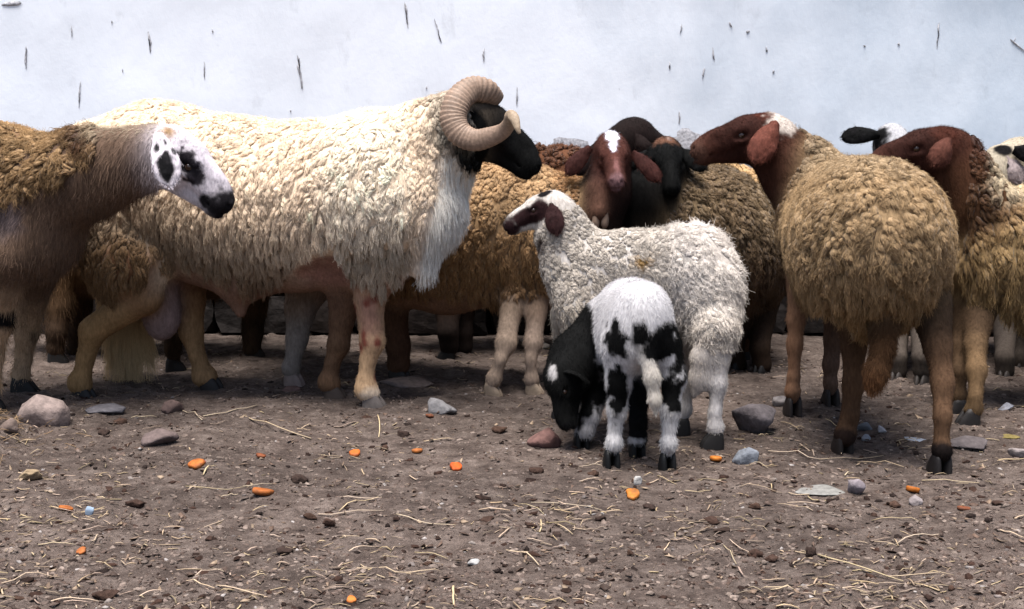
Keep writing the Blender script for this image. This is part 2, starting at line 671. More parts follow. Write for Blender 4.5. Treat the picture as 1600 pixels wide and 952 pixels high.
    def ppaint(self, px, py, Y, rx, ry, col, soft=0.25, nz=0.3, ry_depth=0.12):
        m = mpp(Y)
        self.paint.append((at(px, py, Y), np.array([rx * m, ry_depth, ry * m]), np.eye(3), lin(col), soft, nz))

    # surface ---------------------------------------------------------
    def surface(self, lump=0.004):
        lo = np.min([p['lo'] for p in self.pr if not p['cut']], 0) - 0.03
        hi = np.max([p['hi'] for p in self.pr if not p['cut']], 0) + 0.03

        def axis(k):
            x, out = lo[k], []
            while x < hi[k]:
                out.append(x)
                fine = any(min(b[0][k], b[1][k]) - b[2] < x < max(b[0][k], b[1][k]) + b[2] for b in self.boxes)
                x += self.fine if fine else self.coarse
            return np.array(out + [x])
        ax = [axis(k) for k in range(3)]
        V = np.full([len(a) for a in ax], 1.0, np.float64)
        for p in self.pr:
            pad = p['blend'] + 0.03
            sl = tuple(slice(max(0, np.searchsorted(ax[k], p['lo'][k] - pad)), np.searchsorted(ax[k], p['hi'][k] + pad)) for k in range(3))
            sub = V[sl]
            if sub.size == 0:
                continue
            G = np.stack(np.meshgrid(*[ax[k][sl[k]] for k in range(3)], indexing='ij'), -1)
            d = p['f'](G)
            kb = p['blend']
            if p['cut']:
                d = -d
                h = np.maximum(kb - np.abs(sub - d), 0) / kb
                V[sl] = np.maximum(sub, d) + h * h * kb * 0.25
            else:
                h = np.maximum(kb - np.abs(sub - d), 0) / kb
                V[sl] = np.minimum(sub, d) - h * h * kb * 0.25
        v, f = surface_nets(V, ax)
        v = smooth_mesh(v, f, 2)
        n = vnormals(v, f)
        # colour and wool from the nearest primitives
        ds = np.stack([p['f'](v) for p in self.pr if not p['cut']], 0)
        cs = np.stack([p['col'] for p in self.pr if not p['cut']], 0)
        ws = np.array([p['wool'] for p in self.pr if not p['cut']])
        wt = np.exp(-(ds - ds.min(0)) / 0.012)
        wt /= wt.sum(0)
        col = np.einsum('pv,pc->vc', wt, cs)
        wool = wt.T @ ws
        if lump:
            amp = lump * (0.35 + 0.65 * wool)
            v = v + n * (amp * fbm(v, 16, self.seed, 2))[:, None]
            n = vnormals(v, f)
        for (c, r, F, pc, soft, nz) in self.paint:
            q = (v - c) @ F.T / r
            d = np.linalg.norm(q, axis=-1)
            d = d + nz * fbm(v, 55, self.seed + 3, 3)
            w = sstep(1 + soft, 1 - soft, d)[:, None]
            col = col * (1 - w) + pc * w
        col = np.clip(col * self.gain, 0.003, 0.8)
        self.v, self.f, self.n, self.col, self.wool = v, f, n, col, wool
        self.body = mesh_np('body', v, f, M_COAT, col, True, self.root, self.org)
        for (c, r, e) in getattr(self, 'eyes', []):
            sv, sf = uv_sphere(c, r, 14, 10)
            mesh_np('eye', sv, sf, M_EYE, None, True, self.root, self.org)
        for h in self.hooves:
            self.hoof(*h)

    def hoof(self, g, face, hs, col, rl):
        side = np.cross([0, 0, 1.0], face)
        face = unit(np.cross(side, [0, 0, 1.0]))
        side = unit(side)
        n = 12
        ang = np.linspace(0, 2 * math.pi, n, endpoint=False)
        V, Fq, Ft = [], [], []
        wd = max(rl * 0.60, 0.012 * hs)
        off = 0
        for e in (-1, 1):
            rings = []
            for z, lf, lb, w in ((-0.006, .040, .024, .92), (.008, .038, .024, .94), (.020, .030, .023, .9), (.034, .018, .021, .82), (.046, .010, .016, .6)):
                x = np.where(np.cos(ang) > 0, np.cos(ang) * lf, np.cos(ang) * lb) * hs
                y = np.sin(ang) * wd * w * 0.92 + e * wd * 0.96 - e * 0.12 * x
                rings.append(g + x[:, None] * face + y[:, None] * side + np.array([0, 0, z * hs]))
            rv = np.concatenate(rings + [[rings[-1].mean(0)]])
            a = np.arange(n); b = (a + 1) % n
            for k in range(4):
                Fq.append(np.stack([a, b, b + n, a + n], -1) + k * n + off)
            Ft.append(np.stack([a + 4 * n, b + 4 * n, np.full(n, 5 * n)], -1) + off)
            V.append(rv)
            off += len(rv)
        V = np.concatenate(V)
        V = V + 0.0015 * fbm(V, 80, 3)[:, None]
        c = np.tile(lin(col), (len(V), 1)) * (1 + 0.25 * fbm(V, 90, 2))[:, None]
        mesh_np('hoof', V, [np.concatenate(Fq), np.concatenate(Ft)], M_HOOF, c, True, self.root, self.org)

    # wool --------------------------------------------------------------
    def sample(self, mask, spacing, back=-0.35, maxn=200000):
        """points on the surface about `spacing` apart where mask (per vertex) holds"""
        v, f = self.v, self.f
        a, b, c, d = (v[f[:, k]] for k in range(4))
        area = 0.5 * np.linalg.norm(np.cross(c - a, d - b), axis=-1)
        fm = mask[f].mean(1)
        fn = self.n[f].mean(1)
        fc = v[f].mean(1)
        tocam = unit(np.array([0, 0, CAM_H]) - fc)
        keep = (np.einsum('ij,ij->i', fn, tocam) > back)
        pr = area * fm * keep
        tot = pr.sum()
        if tot <= 0:
            return None
        n = min(maxn, int(4.5 * tot / spacing ** 2))
        idx = self.rng.choice(len(f), n, p=pr / tot)
        u, w = self.rng.random((2, n, 1))
        p = (a[idx] * (1 - u) + b[idx] * u) * (1 - w) + (d[idx] * (1 - u) + c[idx] * u) * w
        nn = unit(fn[idx])
        cc = self.col[f[idx]].mean(1)
        ww = self.wool[f[idx]].mean(1)
        # thin out: one point to a cell, three passes of shifted cells
        for sh in (0.0, 0.37, 0.71):
            key = np.floor(p / (spacing * 0.70) + sh).astype(np.int64)
            k1 = key[:, 0] * 73856093 ^ key[:, 1] * 19349663 ^ key[:, 2] * 83492791
            _, first = np.unique(k1, return_index=True)
            p, nn, cc, ww = p[first], nn[first], cc[first], ww[first]
        return p, nn, cc, ww

    def fleece(self, mask, spacing=0.02, length=(1.3, 2.6), lift=0.55, zrange=(0.35, 0.75), width=0.66, dirt=None, dirt_amt=0.5, per_lock=9, frizz=0.25, flow=(0, 0, -1), strand_r=0.0005, name='fleece', colvar=0.10, curl=0.25, tipc=0.8, fuzz=1.0, staple=7.0, wander=0.4, pull=0.27):
        S = self.sample(mask, spacing)
        if S is None:
            return
        p, n, c, w = S
        N = len(p)
        rg = self.rng
        # locks gather in staples with cracks between them
        met = np.array([1.0, 1.0, 0.55])
        cen = p[rg.permutation(N)[:max(8, int(N / staple))]]
        near = np.zeros(N, int)
        for k in range(0, N, 1500):
            near[k:k + 1500] = np.argmin((((p[k:k + 1500, None] - cen[None]) * met) ** 2).sum(-1), 1)
        dv = (cen[near] - p)
        dv = dv - np.einsum('ij,ij->i', dv, n)[:, None] * n
        dist = np.linalg.norm(dv * met, axis=-1) / (spacing * math.sqrt(staple) * 0.62)
        p = p + pull * dv
        g = np.array(flow, float)
        big = 0.75 + 0.5 * (0.5 + 0.5 * noise(p, 9, self.seed + 5))
        t = g - (n @ g)[:, None] * n + 0.20 * rg.normal(size=(N, 3)) + wander * np.stack([noise(p, 7, 11), noise(p, 7, 12), noise(p, 7, 13)], -1) + 0.35 * rg.normal(size=(len(cen), 3))[near]
        t = unit(t - np.einsum('ij,ij->i', t, n)[:, None] * n)
        b = np.cross(n, t)
        low = sstep(zrange[1], zrange[0], p[:, 2])           # 0 at the back, 1 at the hem
        L = spacing * (length[0] + (length[1] - length[0]) * low) * (0.75 + 0.6 * rg.random(N)) * big
        W = spacing * width * (0.75 + 0.45 * rg.random(N)) * (1.05 - 0.25 * low) * big
        H = spacing * lift * (0.7 + 0.5 * rg.random(N)) * (0.55 + 0.75 * low) * (1.55 - 1.05 * np.clip(dist, 0, 1.3))
        over = sstep(0.15, -0.6, n[:, 2]) * 0.5 + low * 0.35
        RN, K = 5, 5
        s = np.linspace(0, 1, RN)
        rp = np.array([0.70, 1.02, 0.98, 0.70, 0.18])
        ang = np.linspace(0, 2 * math.pi, K, endpoint=False)
        ph = rg.random(N) * 6.28
        spine = np.zeros((N, RN, 3))
        down = np.array([0, 0, -1.0])
        for k in range(RN):
            hh = H * (-0.25 + 1.25 * math.sin(math.pi * min(1, 0.10 + 0.62 * s[k])))
            dr = t * (1 - over * s[k])[:, None] + down * (over * s[k])[:, None]
            wob = curl * W * np.sin(ph + s[k] * 5.5) * s[k]
            spine[:, k] = p + n * hh[:, None] + dr * (L * (s[k] - 0.12))[:, None] + b * wob[:, None] + n * (curl * 0.5 * W * np.cos(ph + s[k] * 5.0) * s[k])[:, None]
        Wk = W[:, None] * rp
        ring = spine[:, :, None, :] + (np.cos(ang)[None, None, :, None] * b[:, None, None, :] * Wk[:, :, None, None]
                                       + np.sin(ang)[None, None, :, None] * n[:, None, None, :] * (Wk * 0.72)[:, :, None, None])
        V = ring.reshape(-1, 3)
        base = (np.arange(N) * RN * K)[:, None]
        a = np.arange(K); b2 = (a + 1) % K
        q1 = np.concatenate([np.stack([a, b2, b2 + K, a + K], -1) + k * K for k in range(RN - 1)])
        Fq = (base[:, :, None] + q1[None]).reshape(-1, 4)
        cap = np.stack([a + (RN - 1) * K], 0)
        Fc = (base + np.arange(K)[None, :] + (RN - 1) * K)
        Fc = Fc[:, [0, 1, 2, 3]]
        cv = c * (1 + 0.6 * colvar * rg.normal(size=N) + colvar * rg.normal(size=len(cen))[near])[:, None] * (1 + 0.10 * noise(p, 6, 31))[:, None]
        if dirt is not None:
            dd = np.clip(dirt_amt * (0.25 + 0.75 * low + 0.45 * noise(p, 11, 77)), 0, 0.9)[:, None]
            cv = cv * (1 - dd) + lin(dirt) * dd
        cv = np.clip(cv, 0.004, 0.85)
        ring_tone = np.array([0.82, 0.95, 1.02, 1.0, tipc])       # locks darker at the root, dirtier at the tip
        CV = np.broadcast_to((cv[:, None, None, :] * ring_tone[None, :, None, None]), (N, RN, K, 3)).reshape(-1, 3)
        o = mesh_np(name, V, [Fq, Fc], M_WOOL, CV, True, self.root, self.org)
        o['kind'] = 'stuff'
        # fibres over the locks
        if per_lock:
            m = per_lock
            idx = np.repeat(np.arange(N), m)
            th = rg.random(len(idx)) * 2 * math.pi
            rr_ = 0.75 + 0.32 * rg.random(len(idx))
            ext = 1.0 + 0.30 * rg.random(len(idx)) * fuzz
            s0 = rg.random(len(idx)) * 0.35
            PTS = np.zeros((len(idx), 5, 3))
            fr = rg.normal(size=(len(idx), 3))
            for j in range(5):
                u = (s0 + (ext - s0) * j / 4)
                uu = np.clip(u, 0, 1) * (RN - 1)
                i0 = np.minimum(np.floor(uu).astype(int), RN - 2)
                fr_ = (uu - i0)[:, None]
                cen = spine[idx, i0] * (1 - fr_) + spine[idx, i0 + 1] * fr_
                tail = unit(spine[idx, -1] - spine[idx, -2]) * (np.maximum(u - 1, 0) * L[idx])[:, None]
                wr = np.interp(np.clip(u, 0, 1.3), list(s) + [1.3], list(rp) + [0.05]) * W[idx] * rr_
                off = b[idx] * (np.cos(th) * wr)[:, None] + n[idx] * (np.sin(th) * wr * 0.74)[:, None]
                wav = frizz * spacing * fuzz * (0.15 + u)[:, None] * (0.55 * fr * (j / 4) + 0.3 * rg.normal(size=(len(idx), 3)))
                PTS[:, j] = cen + off + tail + wav
            sc = np.clip(cv[idx] * (0.9 + 0.3 * rg.random(len(idx)))[:, None], 0, 0.9)
            strands_obj(name + '_fibre', PTS, strand_r * np.array([1, 1, .9, .75, .35]), sc, M_STRAND, self.root, self.org)

    def fur(self, mask, n, length, radius=0.0004, flow=(0, 0, -1), lie=1.4, jitter=0.3, clump=0.0, name='coat', sag=0.0, back=-0.2, colvar=0.12, m=4):
        """straight or hanging hair grown from the surface"""
        v, f = self.v, self.f
        rg = self.rng
        a, b, c, d = (v[f[:, k]] for k in range(4))
        area = 0.5 * np.linalg.norm(np.cross(c - a, d - b), axis=-1)
        fn = self.n[f].mean(1)
        fc = v[f].mean(1)
        vis = np.einsum('ij,ij->i', fn, unit(np.array([0, 0, CAM_H]) - fc)) > back
        pr = area * mask[f].mean(1) * vis
        if pr.sum() <= 0:
            return
        idx = rg.choice(len(f), n, p=pr / pr.sum())
        u, w = rg.random((2, n, 1))
        p = (a[idx] * (1 - u) + b[idx] * u) * (1 - w) + (d[idx] * (1 - u) + c[idx] * u) * w
        nn = unit(fn[idx])
        cc = self.col[f[idx]].mean(1)
        g = np.asarray(flow, float)
        g = np.broadcast_to(g, (n, 3)) if g.ndim == 1 else g
        t = g - np.einsum('ij,ij->i', nn, g)[:, None] * nn
        t = unit(t + 0.001)
        swirl = np.stack([noise(p, 20, 41), noise(p, 20, 42), noise(p, 20, 43)], -1)
        dr = unit(nn + lie * t + jitter * rg.normal(size=(n, 3)) + 0.6 * swirl)
        Ln = length * (0.6 + 0.7 * rg.random(n))
        P = np.zeros((n, m, 3))
        cl = np.zeros((n, 3))
        if clump:
            cell = np.floor(p / (length * 0.45)).astype(np.int64)
            cl = np.stack([_hash(cell[:, 0], cell[:, 1], cell[:, 2], s_) for s_ in (1, 2, 3)], -1) * length * 0.45 + cell * length * 0.45 - p
        for j in range(m):
            s_ = j / (m - 1)
            P[:, j] = p - nn * 0.001 + dr * (Ln * s_)[:, None] + cl * clump * s_ ** 1.3 + np.array([0, 0, -1.0]) * (sag * Ln * s_ * s_)[:, None]
        cc = np.clip(cc * (1 + colvar * rg.normal(size=n))[:, None], 0.002, 0.9)
        strands_obj(name, P, radius * np.linspace(1, 0.3, m), cc, M_STRAND, self.root, self.org)

    def ear(self, base, tip, normal, width, col, inner=None, blotch=None, bend=0.25, name='ear', thick=0.006):
        """a leaf with a rolled edge; blotch: (u, v, r, colour)"""
        base, tip = np.array(base, float), np.array(tip, float)
        ax_ = tip - base
        L = np.linalg.norm(ax_)
        ax_ = ax_ / L
        nrm = np.array(normal, float)
        nrm = unit(nrm - (nrm @ ax_) * ax_)
        sd = np.cross(ax_, nrm)
        nu, nv = 30, 17
        U, Vv = np.meshgrid(np.linspace(0, 1, nu), np.linspace(-1, 1, nv), indexing='ij')
        wprof = np.interp(U, [0, .12, .35, .6, .8, .93, 1], [.42, .55, .86, 1, .9, .58, .16]) * width * 0.5
        hgt = -bend * width * (Vv ** 2) * (1 - 0.4 * U) + 0.10 * L * np.sin(U * math.pi)
        mid = base + U[..., None] * ax_ * L + (Vv * wprof)[..., None] * sd + hgt[..., None] * nrm
        mid = mid + nrm * (0.012 * width / 0.05 * fbm(mid, 45, self.seed))[..., None] * 0.35
        th = thick * (1 - 0.75 * np.abs(Vv) ** 3) * (1 - 0.4 * U)
        top, bot = mid + nrm * th[..., None] * .5, mid - nrm * th[..., None] * .5
        V = np.concatenate([top.reshape(-1, 3), bot.reshape(-1, 3)])
        i, j = np.meshgrid(np.arange(nu - 1), np.arange(nv - 1), indexing='ij')
        a = (i * nv + j).ravel()
        q = np.stack([a, a + 1, a + nv + 1, a + nv], -1)
        N = nu * nv
        rim = [(k * nv, (k + 1) * nv, (k + 1) * nv + N, k * nv + N) for k in range(nu - 1)] + [(k * nv + nv - 1 + N, (k + 1) * nv + nv - 1 + N, (k + 1) * nv + nv - 1, k * nv + nv - 1) for k in range(nu - 1)]
        rim += [((nu - 1) * nv + k, (nu - 1) * nv + k + 1, (nu - 1) * nv + k + 1 + N, (nu - 1) * nv + k + N) for k in range(nv - 1)]
        C = np.tile(lin(col) * self.gain, (N, 1))
        if blotch is not None:
            uu, vv_ = U.ravel(), Vv.ravel()
            for (bu, bv, br, bc) in blotch:
                dd = np.hypot((uu - bu) * 1.0, (vv_ - bv) * 0.42) / br + 0.3 * fbm(mid.reshape(-1, 3), 60, 5)
                w = sstep(1.2, .8, dd)[:, None]
                C = C * (1 - w) + lin(bc) * w
        Ci = np.tile(lin(inner if inner is not None else col) * self.gain, (N, 1)) if inner is not None else C
        C = C * (1 + .22 * fbm(mid.reshape(-1, 3), 70, 9))[:, None]
        me = mesh_np(name, V, [q, q[:, ::-1] + N, np.array(rim)], M_COAT, np.clip(np.concatenate([C, Ci]), .003, .8), True, self.root, self.org)
        nh = 1100
        pk = self.rng.integers(0, N, nh)
        sg = self.rng.choice([-1, 1], nh)[:, None]
        p0 = np.where(sg > 0, V[pk], V[pk + N])
        p0 = p0 + self.rng.normal(size=(nh, 3)) * (L / nu) * .5
        dr = unit(ax_ * 1.6 + sg * nrm * .5 + self.rng.normal(size=(nh, 3)) * .35)
        Ln = .007 * (.6 + .7 * self.rng.random(nh))
        PP = np.stack([p0 - sg * nrm * .0015 + dr * (Ln * t)[:, None] for t in (0, .5, 1)], 1)
        hc = np.where(sg > 0, C[pk], Ci[pk]) * (1 + .15 * self.rng.normal(size=nh))[:, None]
        strands_obj('ear_hair', PP, np.array([.0003, .00025, .0001]), np.clip(hc, .003, .8), M_STRAND, me, self.org)
        return me


def surface_nets(V, ax):
    s = V < 0
    nx, ny, nz = V.shape
    c = np.zeros((nx - 1, ny - 1, nz - 1), np.uint8)
    for a in (0, 1):
        for b in (0, 1):
            for d in (0, 1):
                c += s[a:nx - 1 + a, b:ny - 1 + b, d:nz - 1 + d]
    act = (c > 0) & (c < 8)
    I = np.argwhere(act)
    idx = np.full(act.shape, -1, np.int64)
    idx[act] = np.arange(len(I))
    acc = np.zeros((len(I), 3))
    cnt = np.zeros(len(I))
    corners = [(a, b, d) for a in (0, 1) for b in (0, 1) for d in (0, 1)]
    for c0 in corners:
        for axn in range(3):
            if c0[axn]:
                continue
            c1 = list(c0); c1[axn] = 1
            i0, i1 = I + c0, I + c1
            v0 = V[i0[:, 0], i0[:, 1], i0[:, 2]]
            v1 = V[i1[:, 0], i1[:, 1], i1[:, 2]]
            m = (v0 < 0) != (v1 < 0)
            t = np.where(m, v0 / np.where(m, v0 - v1, 1), 0)
            p0 = np.stack([ax[k][i0[:, k]] for k in range(3)], -1)
            p1 = np.stack([ax[k][i1[:, k]] for k in range(3)], -1)
            acc += (p0 + (p1 - p0) * t[:, None]) * m[:, None]
            cnt += m
    v = acc / cnt[:, None]
    F = []
    for axn in range(3):
        o1, o2 = [(1, 2), (2, 0), (0, 1)][axn]
        sl0 = [slice(None)] * 3; sl1 = [slice(None)] * 3
        sl0[axn] = slice(0, -1); sl1[axn] = slice(1, None)
        s0, s1 = s[tuple(sl0)], s[tuple(sl1)]
        E = np.argwhere(s0 != s1)
        E = E[(E[:, o1] > 0) & (E[:, o2] > 0) & (E[:, o1] < V.shape[o1] - 1) & (E[:, o2] < V.shape[o2] - 1)]
        if not len(E):
            continue
        ins = s0[E[:, 0], E[:, 1], E[:, 2]]

        def cell(d1, d2):
            e = E.copy(); e[:, o1] += d1; e[:, o2] += d2
            return idx[e[:, 0], e[:, 1], e[:, 2]]
        q = np.stack([cell(-1, -1), cell(0, -1), cell(0, 0), cell(-1, 0)], -1)
        q[~ins] = q[~ins][:, ::-1]
        F.append(q)
    F = np.concatenate(F)
    return v, F[(F >= 0).all(1)]


def smooth_mesh(v, f, it):
    e = np.concatenate([f[:, [k, (k + 1) % 4]] for k in range(4)])
    n = len(v)
    deg = np.bincount(e[:, 0], minlength=n).astype(float)
    deg = np.maximum(deg, 1)
    for lam in [0.5, -0.35] * it:
        a = np.stack([np.bincount(e[:, 0], weights=v[e[:, 1], k], minlength=n) for k in range(3)], -1) / deg[:, None]
        v = v + lam * (a - v)
    return v


def vnormals(v, f):
    fn = np.cross(v[f[:, 2]] - v[f[:, 0]], v[f[:, 3]] - v[f[:, 1]])
    n = len(v)
    out = np.zeros((n, 3))
    for k in range(4):
        for c in range(3):
            out[:, c] += np.bincount(f[:, k], weights=fn[:, c], minlength=n)
    return unit(out)


def uv_sphere(c, r, nu, nv):
    V = [c + np.array([0, 0, r])]
    for j in range(1, nv):
        th = math.pi * j / nv
        for i in range(nu):
            ph = 2 * math.pi * i / nu
            V.append(c + r * np.array([math.sin(th) * math.cos(ph), math.sin(th) * math.sin(ph), math.cos(th)]))
    V.append(c - np.array([0, 0, r]))
    q, t = [], []
    for j in range(nv - 2):
        for i in range(nu):
            a = 1 + j * nu + i; b = 1 + j * nu + (i + 1) % nu
            q.append((a, a + nu, b + nu, b))
    for i in range(nu):
        t.append((0, 1 + i, 1 + (i + 1) % nu))
        l0 = 1 + (nv - 2) * nu
        t.append((len(V) - 1, l0 + (i + 1) % nu, l0 + i))
    return np.array(V), [np.array(q), np.array(t)]


def catmull(P, n):
    P = np.array(P, float)
    P = np.concatenate([[2 * P[0] - P[1]], P, [2 * P[-1] - P[-2]]])
    out = []
    for k in range(1, len(P) - 2):
        for t in np.linspace(0, 1, n, endpoint=False):
            a, b, c, d = P[k - 1:k + 3]
            out.append(0.5 * ((2 * b) + (-a + c) * t + (2 * a - 5 * b + 4 * c - d) * t * t + (-a + 3 * b - 3 * c + d) * t ** 3))
    out.append(P[-2])
    return np.array(out)


def tube(path, rad, K, ref=(0, 1, 0), squash=1.0, mod=None):
    """verts, faces of a swept tube with end caps"""
    path = np.asarray(path, float)
    n = len(path)
    T = unit(np.gradient(path, axis=0))
    rf = np.array(ref, float)
    B = unit(np.cross(T, rf) + 1e-6)
    Nn = np.cross(B, T)
    ang = np.linspace(0, 2 * math.pi, K, endpoint=False)
    r = np.broadcast_to(np.asarray(rad, float), (n,))
    V = path[:, None, :] + r[:, None, None] * (np.cos(ang)[None, :, None] * B[:, None, :] + squash * np.sin(ang)[None, :, None] * Nn[:, None, :])
    V = V.reshape(-1, 3)
    a = np.arange(K); b = (a + 1) % K
    q = np.concatenate([np.stack([a, b, b + K, a + K], -1) + k * K for k in range(n - 1)])
    V = np.concatenate([V, path[:1], path[-1:]])
    c0, c1 = n * K, n * K + 1
    t = np.concatenate([np.stack([b, a, np.full(K, c0)], -1), np.stack([a + (n - 1) * K, b + (n - 1) * K, np.full(K, c1)], -1)])
    return V, [q, t]

# ------------------------------------------------------------------ the animals
def band(x, lo, hi, soft):
    return sstep(lo - soft, lo + soft, x) * (1 - sstep(hi - soft, hi + soft, x))


def px_of(v):
    """pixel columns and rows of world points, for masks that follow the photograph's outlines on the animal's own surface"""
    q = v - np.array([0, 0, CAM_H])
    d = q[:, 1] * _cp - q[:, 2] * _sp
    return 800 + FPX * q[:, 0] / d, 476 - FPX * (q[:, 1] * _sp + q[:, 2] * _cp) / d


def wattle(A, px, py, Y, h, r, col):
    p = [at(px, py, Y) + np.array([0, 0, -h * t]) for t in np.linspace(0, 1, 7)]
    rr_ = r * np.array([.85, .9, .95, 1, 1, .9, .5])
    V, F = tube(p, rr_, 10, ref=(0, 1, 0))
    mesh_np('wattle', V, F, M_COAT, np.tile(lin(col), (len(V), 1)), True, A.root, A.org)


# ---- the big ram -------------------------------------------------------------
def build_ram():
    A = Animal('ram', 'big cream fleeced ram with black head and curled ridged horns', 'ram', at(400, 620, 3.6), seed=3, gain=(.94, .87, .82), coarse=0.010, fine=0.0045)
    CR = (232, 216, 194)
    SK = (128, 102, 88)
    sd = unit((0.18, 1, 0))
    A.chain([(172, 292, 3.72, 104), (250, 284, 3.70, 118), (370, 306, 3.64, 117), (480, 312, 3.58, 115), (585, 300, 3.53, 118), (640, 318, 3.50, 88)], CR, 1.0, 0.95, sd)
    A.chain([(300, 395, 3.66, 48), (380, 430, 3.62, 38), (470, 410, 3.58, 42), (600, 410, 3.52, 42)], SK, 0.0, 1.05, sd)
    A.chain([(365, 440, 3.62, 26), (376, 487, 3.61, 10)], SK, 0.0, 1.0, sd, 0.03)
    # neck and ruff
    A.chain([(610, 275, 3.52, 98), (672, 232, 3.49, 72), (712, 200, 3.47, 52)], CR, 1.0, 0.8, sd)
    A.chain([(694, 235, 3.46, 26), (680, 310, 3.45, 30), (656, 415, 3.45, 22)], (228, 218, 204), 0.0, 0.9, sd, 0.03)
    # head
    pol = at(733, 176, 3.46)
    q = A.head(pol, (0.80, -0.10, -0.62), (0.6, 0, 0.8), 0.243, (8, 7, 8), roman=1.6, width=1.0)
    A.chain([(712, 200, 3.47, 46), (740, 205, 3.46, 42)], (16, 15, 17), 0, 0.8)
    # legs
    BR, LT = (112, 80, 56), (186, 164, 132)
    fc = (0.97, -0.25, 0)
    A.chain([(185, 340, 3.62, 84), (200, 405, 3.58, 70)], CR, 1.0, 0.7, sd)
    A.leg([(205, 420, 60), (222, 462, 32), (146, 516, 21), (134, 560, 15), (126, 598, 20)], (130, 622), 3.56, (142, 116, 82), BR, (26, 24, 24), fc)
    A.leg([(285, 410, 52), (297, 470, 24), (299, 520, 18), (308, 556, 14), (319, 587, 19)], (328, 606), 3.76, (138, 112, 82), (96, 70, 52), (32, 28, 27), fc)
    A.leg([(590, 415, 44), (577, 470, 24), (582, 535, 19), (575, 562, 13.5), (572, 592, 14.5), (574, 608, 19)], (582, 636), 3.49, (178, 152, 122), (160, 126, 106), (96, 88, 84), fc)
    A.leg([(545, 430, 40), (534, 500, 20), (529, 540, 17), (519, 568, 13.5), (515, 597, 18)], (522, 622), 3.58, (106, 84, 66), (100, 78, 64), (60, 50, 44), fc)
    # scrotum and the hanging tail
    A.chain([(258, 425, 3.66, 22), (254, 455, 3.66, 22)], (120, 100, 98), 0, 1, sd, 0.02)
    A.ell(at(252, 488, 3.66), np.array([31, 28, 46]) * mpp(3.66), (128, 112, 112), blend=0.03)
    A.chain([(165, 420, 3.80, 40), (195, 480, 3.80, 36), (200, 540, 3.80, 30)], (200, 176, 138), 0.0, 0.6, sd, 0.02)
    # paint
    A.ppaint(520, 425, 3.45, 75, 26, (140, 108, 98), 0.5, 0.4, 0.3)
    A.ppaint(575, 500, 3.42, 20, 36, (150, 118, 104), 0.6, 0.5)
    A.ppaint(704, 270, 3.44, 20, 62, (228, 218, 204), 0.3, 0.25, 0.25)
    A.ppaint(680, 395, 3.44, 26, 80, (228, 218, 204), 0.3, 0.25, 0.25)
    A.ppaint(700, 205, 3.47, 22, 30, (30, 28, 28), 0.5, 0.4, 0.2)
    A.ppaint(738, 216, 3.44, 30, 46, (8, 7, 8), 0.12, 0.2, 0.2)
    A.ppaint(585, 628, 3.42, 26, 20, (225, 210, 190), 0.4, 0.3)
    for k in range(9):
        A.ppaint(A.rng.uniform(545, 600), A.rng.uniform(450, 600), 3.42, 5, 8, (120, 70, 60), 0.5, 0.6)
    A.surface()
    X, Y = px_of(A.v)
    # the fleece stops where skin shows: behind the elbow and in the groin
    hem = np.interp(X, [90, 150, 215, 245, 300, 390, 430, 470, 520, 545, 600, 640, 680], [486, 482, 448, 420, 418, 462, 440, 402, 376, 430, 462, 425, 300])
    hem = hem + 9 * noise(A.v, 30, 4)
    wl = ((A.wool > 0.3) | ((X > 290) & (X < 450) & (A.v[:, 1] < 3.62)) | ((X < 235) & (A.v[:, 1] < 3.72) & (Y < 500)) | ((X > 530) & (X < 625) & (A.v[:, 1] < 3.52))) * (Y < hem)
    A.wool = np.where(wl, 1.0, 0.0)
    z = A.v[:, 2]
    # colour by place: clean cream above, dusty below, brown on the thighs
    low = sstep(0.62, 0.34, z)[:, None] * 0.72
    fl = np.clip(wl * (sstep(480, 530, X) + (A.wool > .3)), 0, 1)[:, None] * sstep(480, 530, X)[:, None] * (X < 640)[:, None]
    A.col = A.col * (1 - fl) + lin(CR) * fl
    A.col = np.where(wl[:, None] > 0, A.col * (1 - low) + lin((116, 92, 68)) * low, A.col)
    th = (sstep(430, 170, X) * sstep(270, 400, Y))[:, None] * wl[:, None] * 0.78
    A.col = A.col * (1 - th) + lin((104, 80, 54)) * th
    gr = (sstep(640, 690, X) * sstep(250, 200, Y))[:, None] * wl[:, None] * 0.55
    A.col = A.col * (1 - gr) + lin((150, 142, 130)) * gr
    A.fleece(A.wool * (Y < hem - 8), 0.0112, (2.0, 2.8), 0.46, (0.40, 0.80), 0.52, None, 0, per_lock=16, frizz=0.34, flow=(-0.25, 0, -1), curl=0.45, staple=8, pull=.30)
    A.fur(A.wool * (A.v[:, 2] > 0.5), 16000, 0.015, 0.0003, (-0.2, 0, -1), 0.8, 0.6, 0.3, 'fleece_fuzz', 0.2)
    ruff = (sstep(-8, 8, X - np.interp(Y, [220, 330, 460], [696, 678, 648])) * band(Y, 218, 455, 8)) * (A.col.mean(1) > 0.45) * (A.n[:, 1] < 0.6)
    A.col = np.where((ruff > .3)[:, None], np.array([.80, .75, .68]), A.col)
    A.fur(ruff, 6000, 0.030, 0.00045, (0.05, -0.05, -1), 2.6, 0.3, 0.4, 'chest_ruff', 0.3)
    tl = band(X, 150, 240, 10) * band(Y, 470, 575, 6) * (A.v[:, 1] > 3.68)
    A.fur(tl, 3500, 0.06, 0.00045, (0, 0, -1), 2.5, 0.25, 0.35, 'tail_hair', 0.5)
    A.fur((1 - A.wool) * (X < 700), 9000, 0.007, 0.0004, (0, 0, -1), 1.8, 0.3, 0.2, 'coat')
    A.fur((X > 690) * (Y < 285) * (A.col.mean(1) < 0.1) * 1.0, 4500, 0.007, 0.0003, (-0.4, 0, -0.6), 1.8, 0.3, 0, 'face_hair')
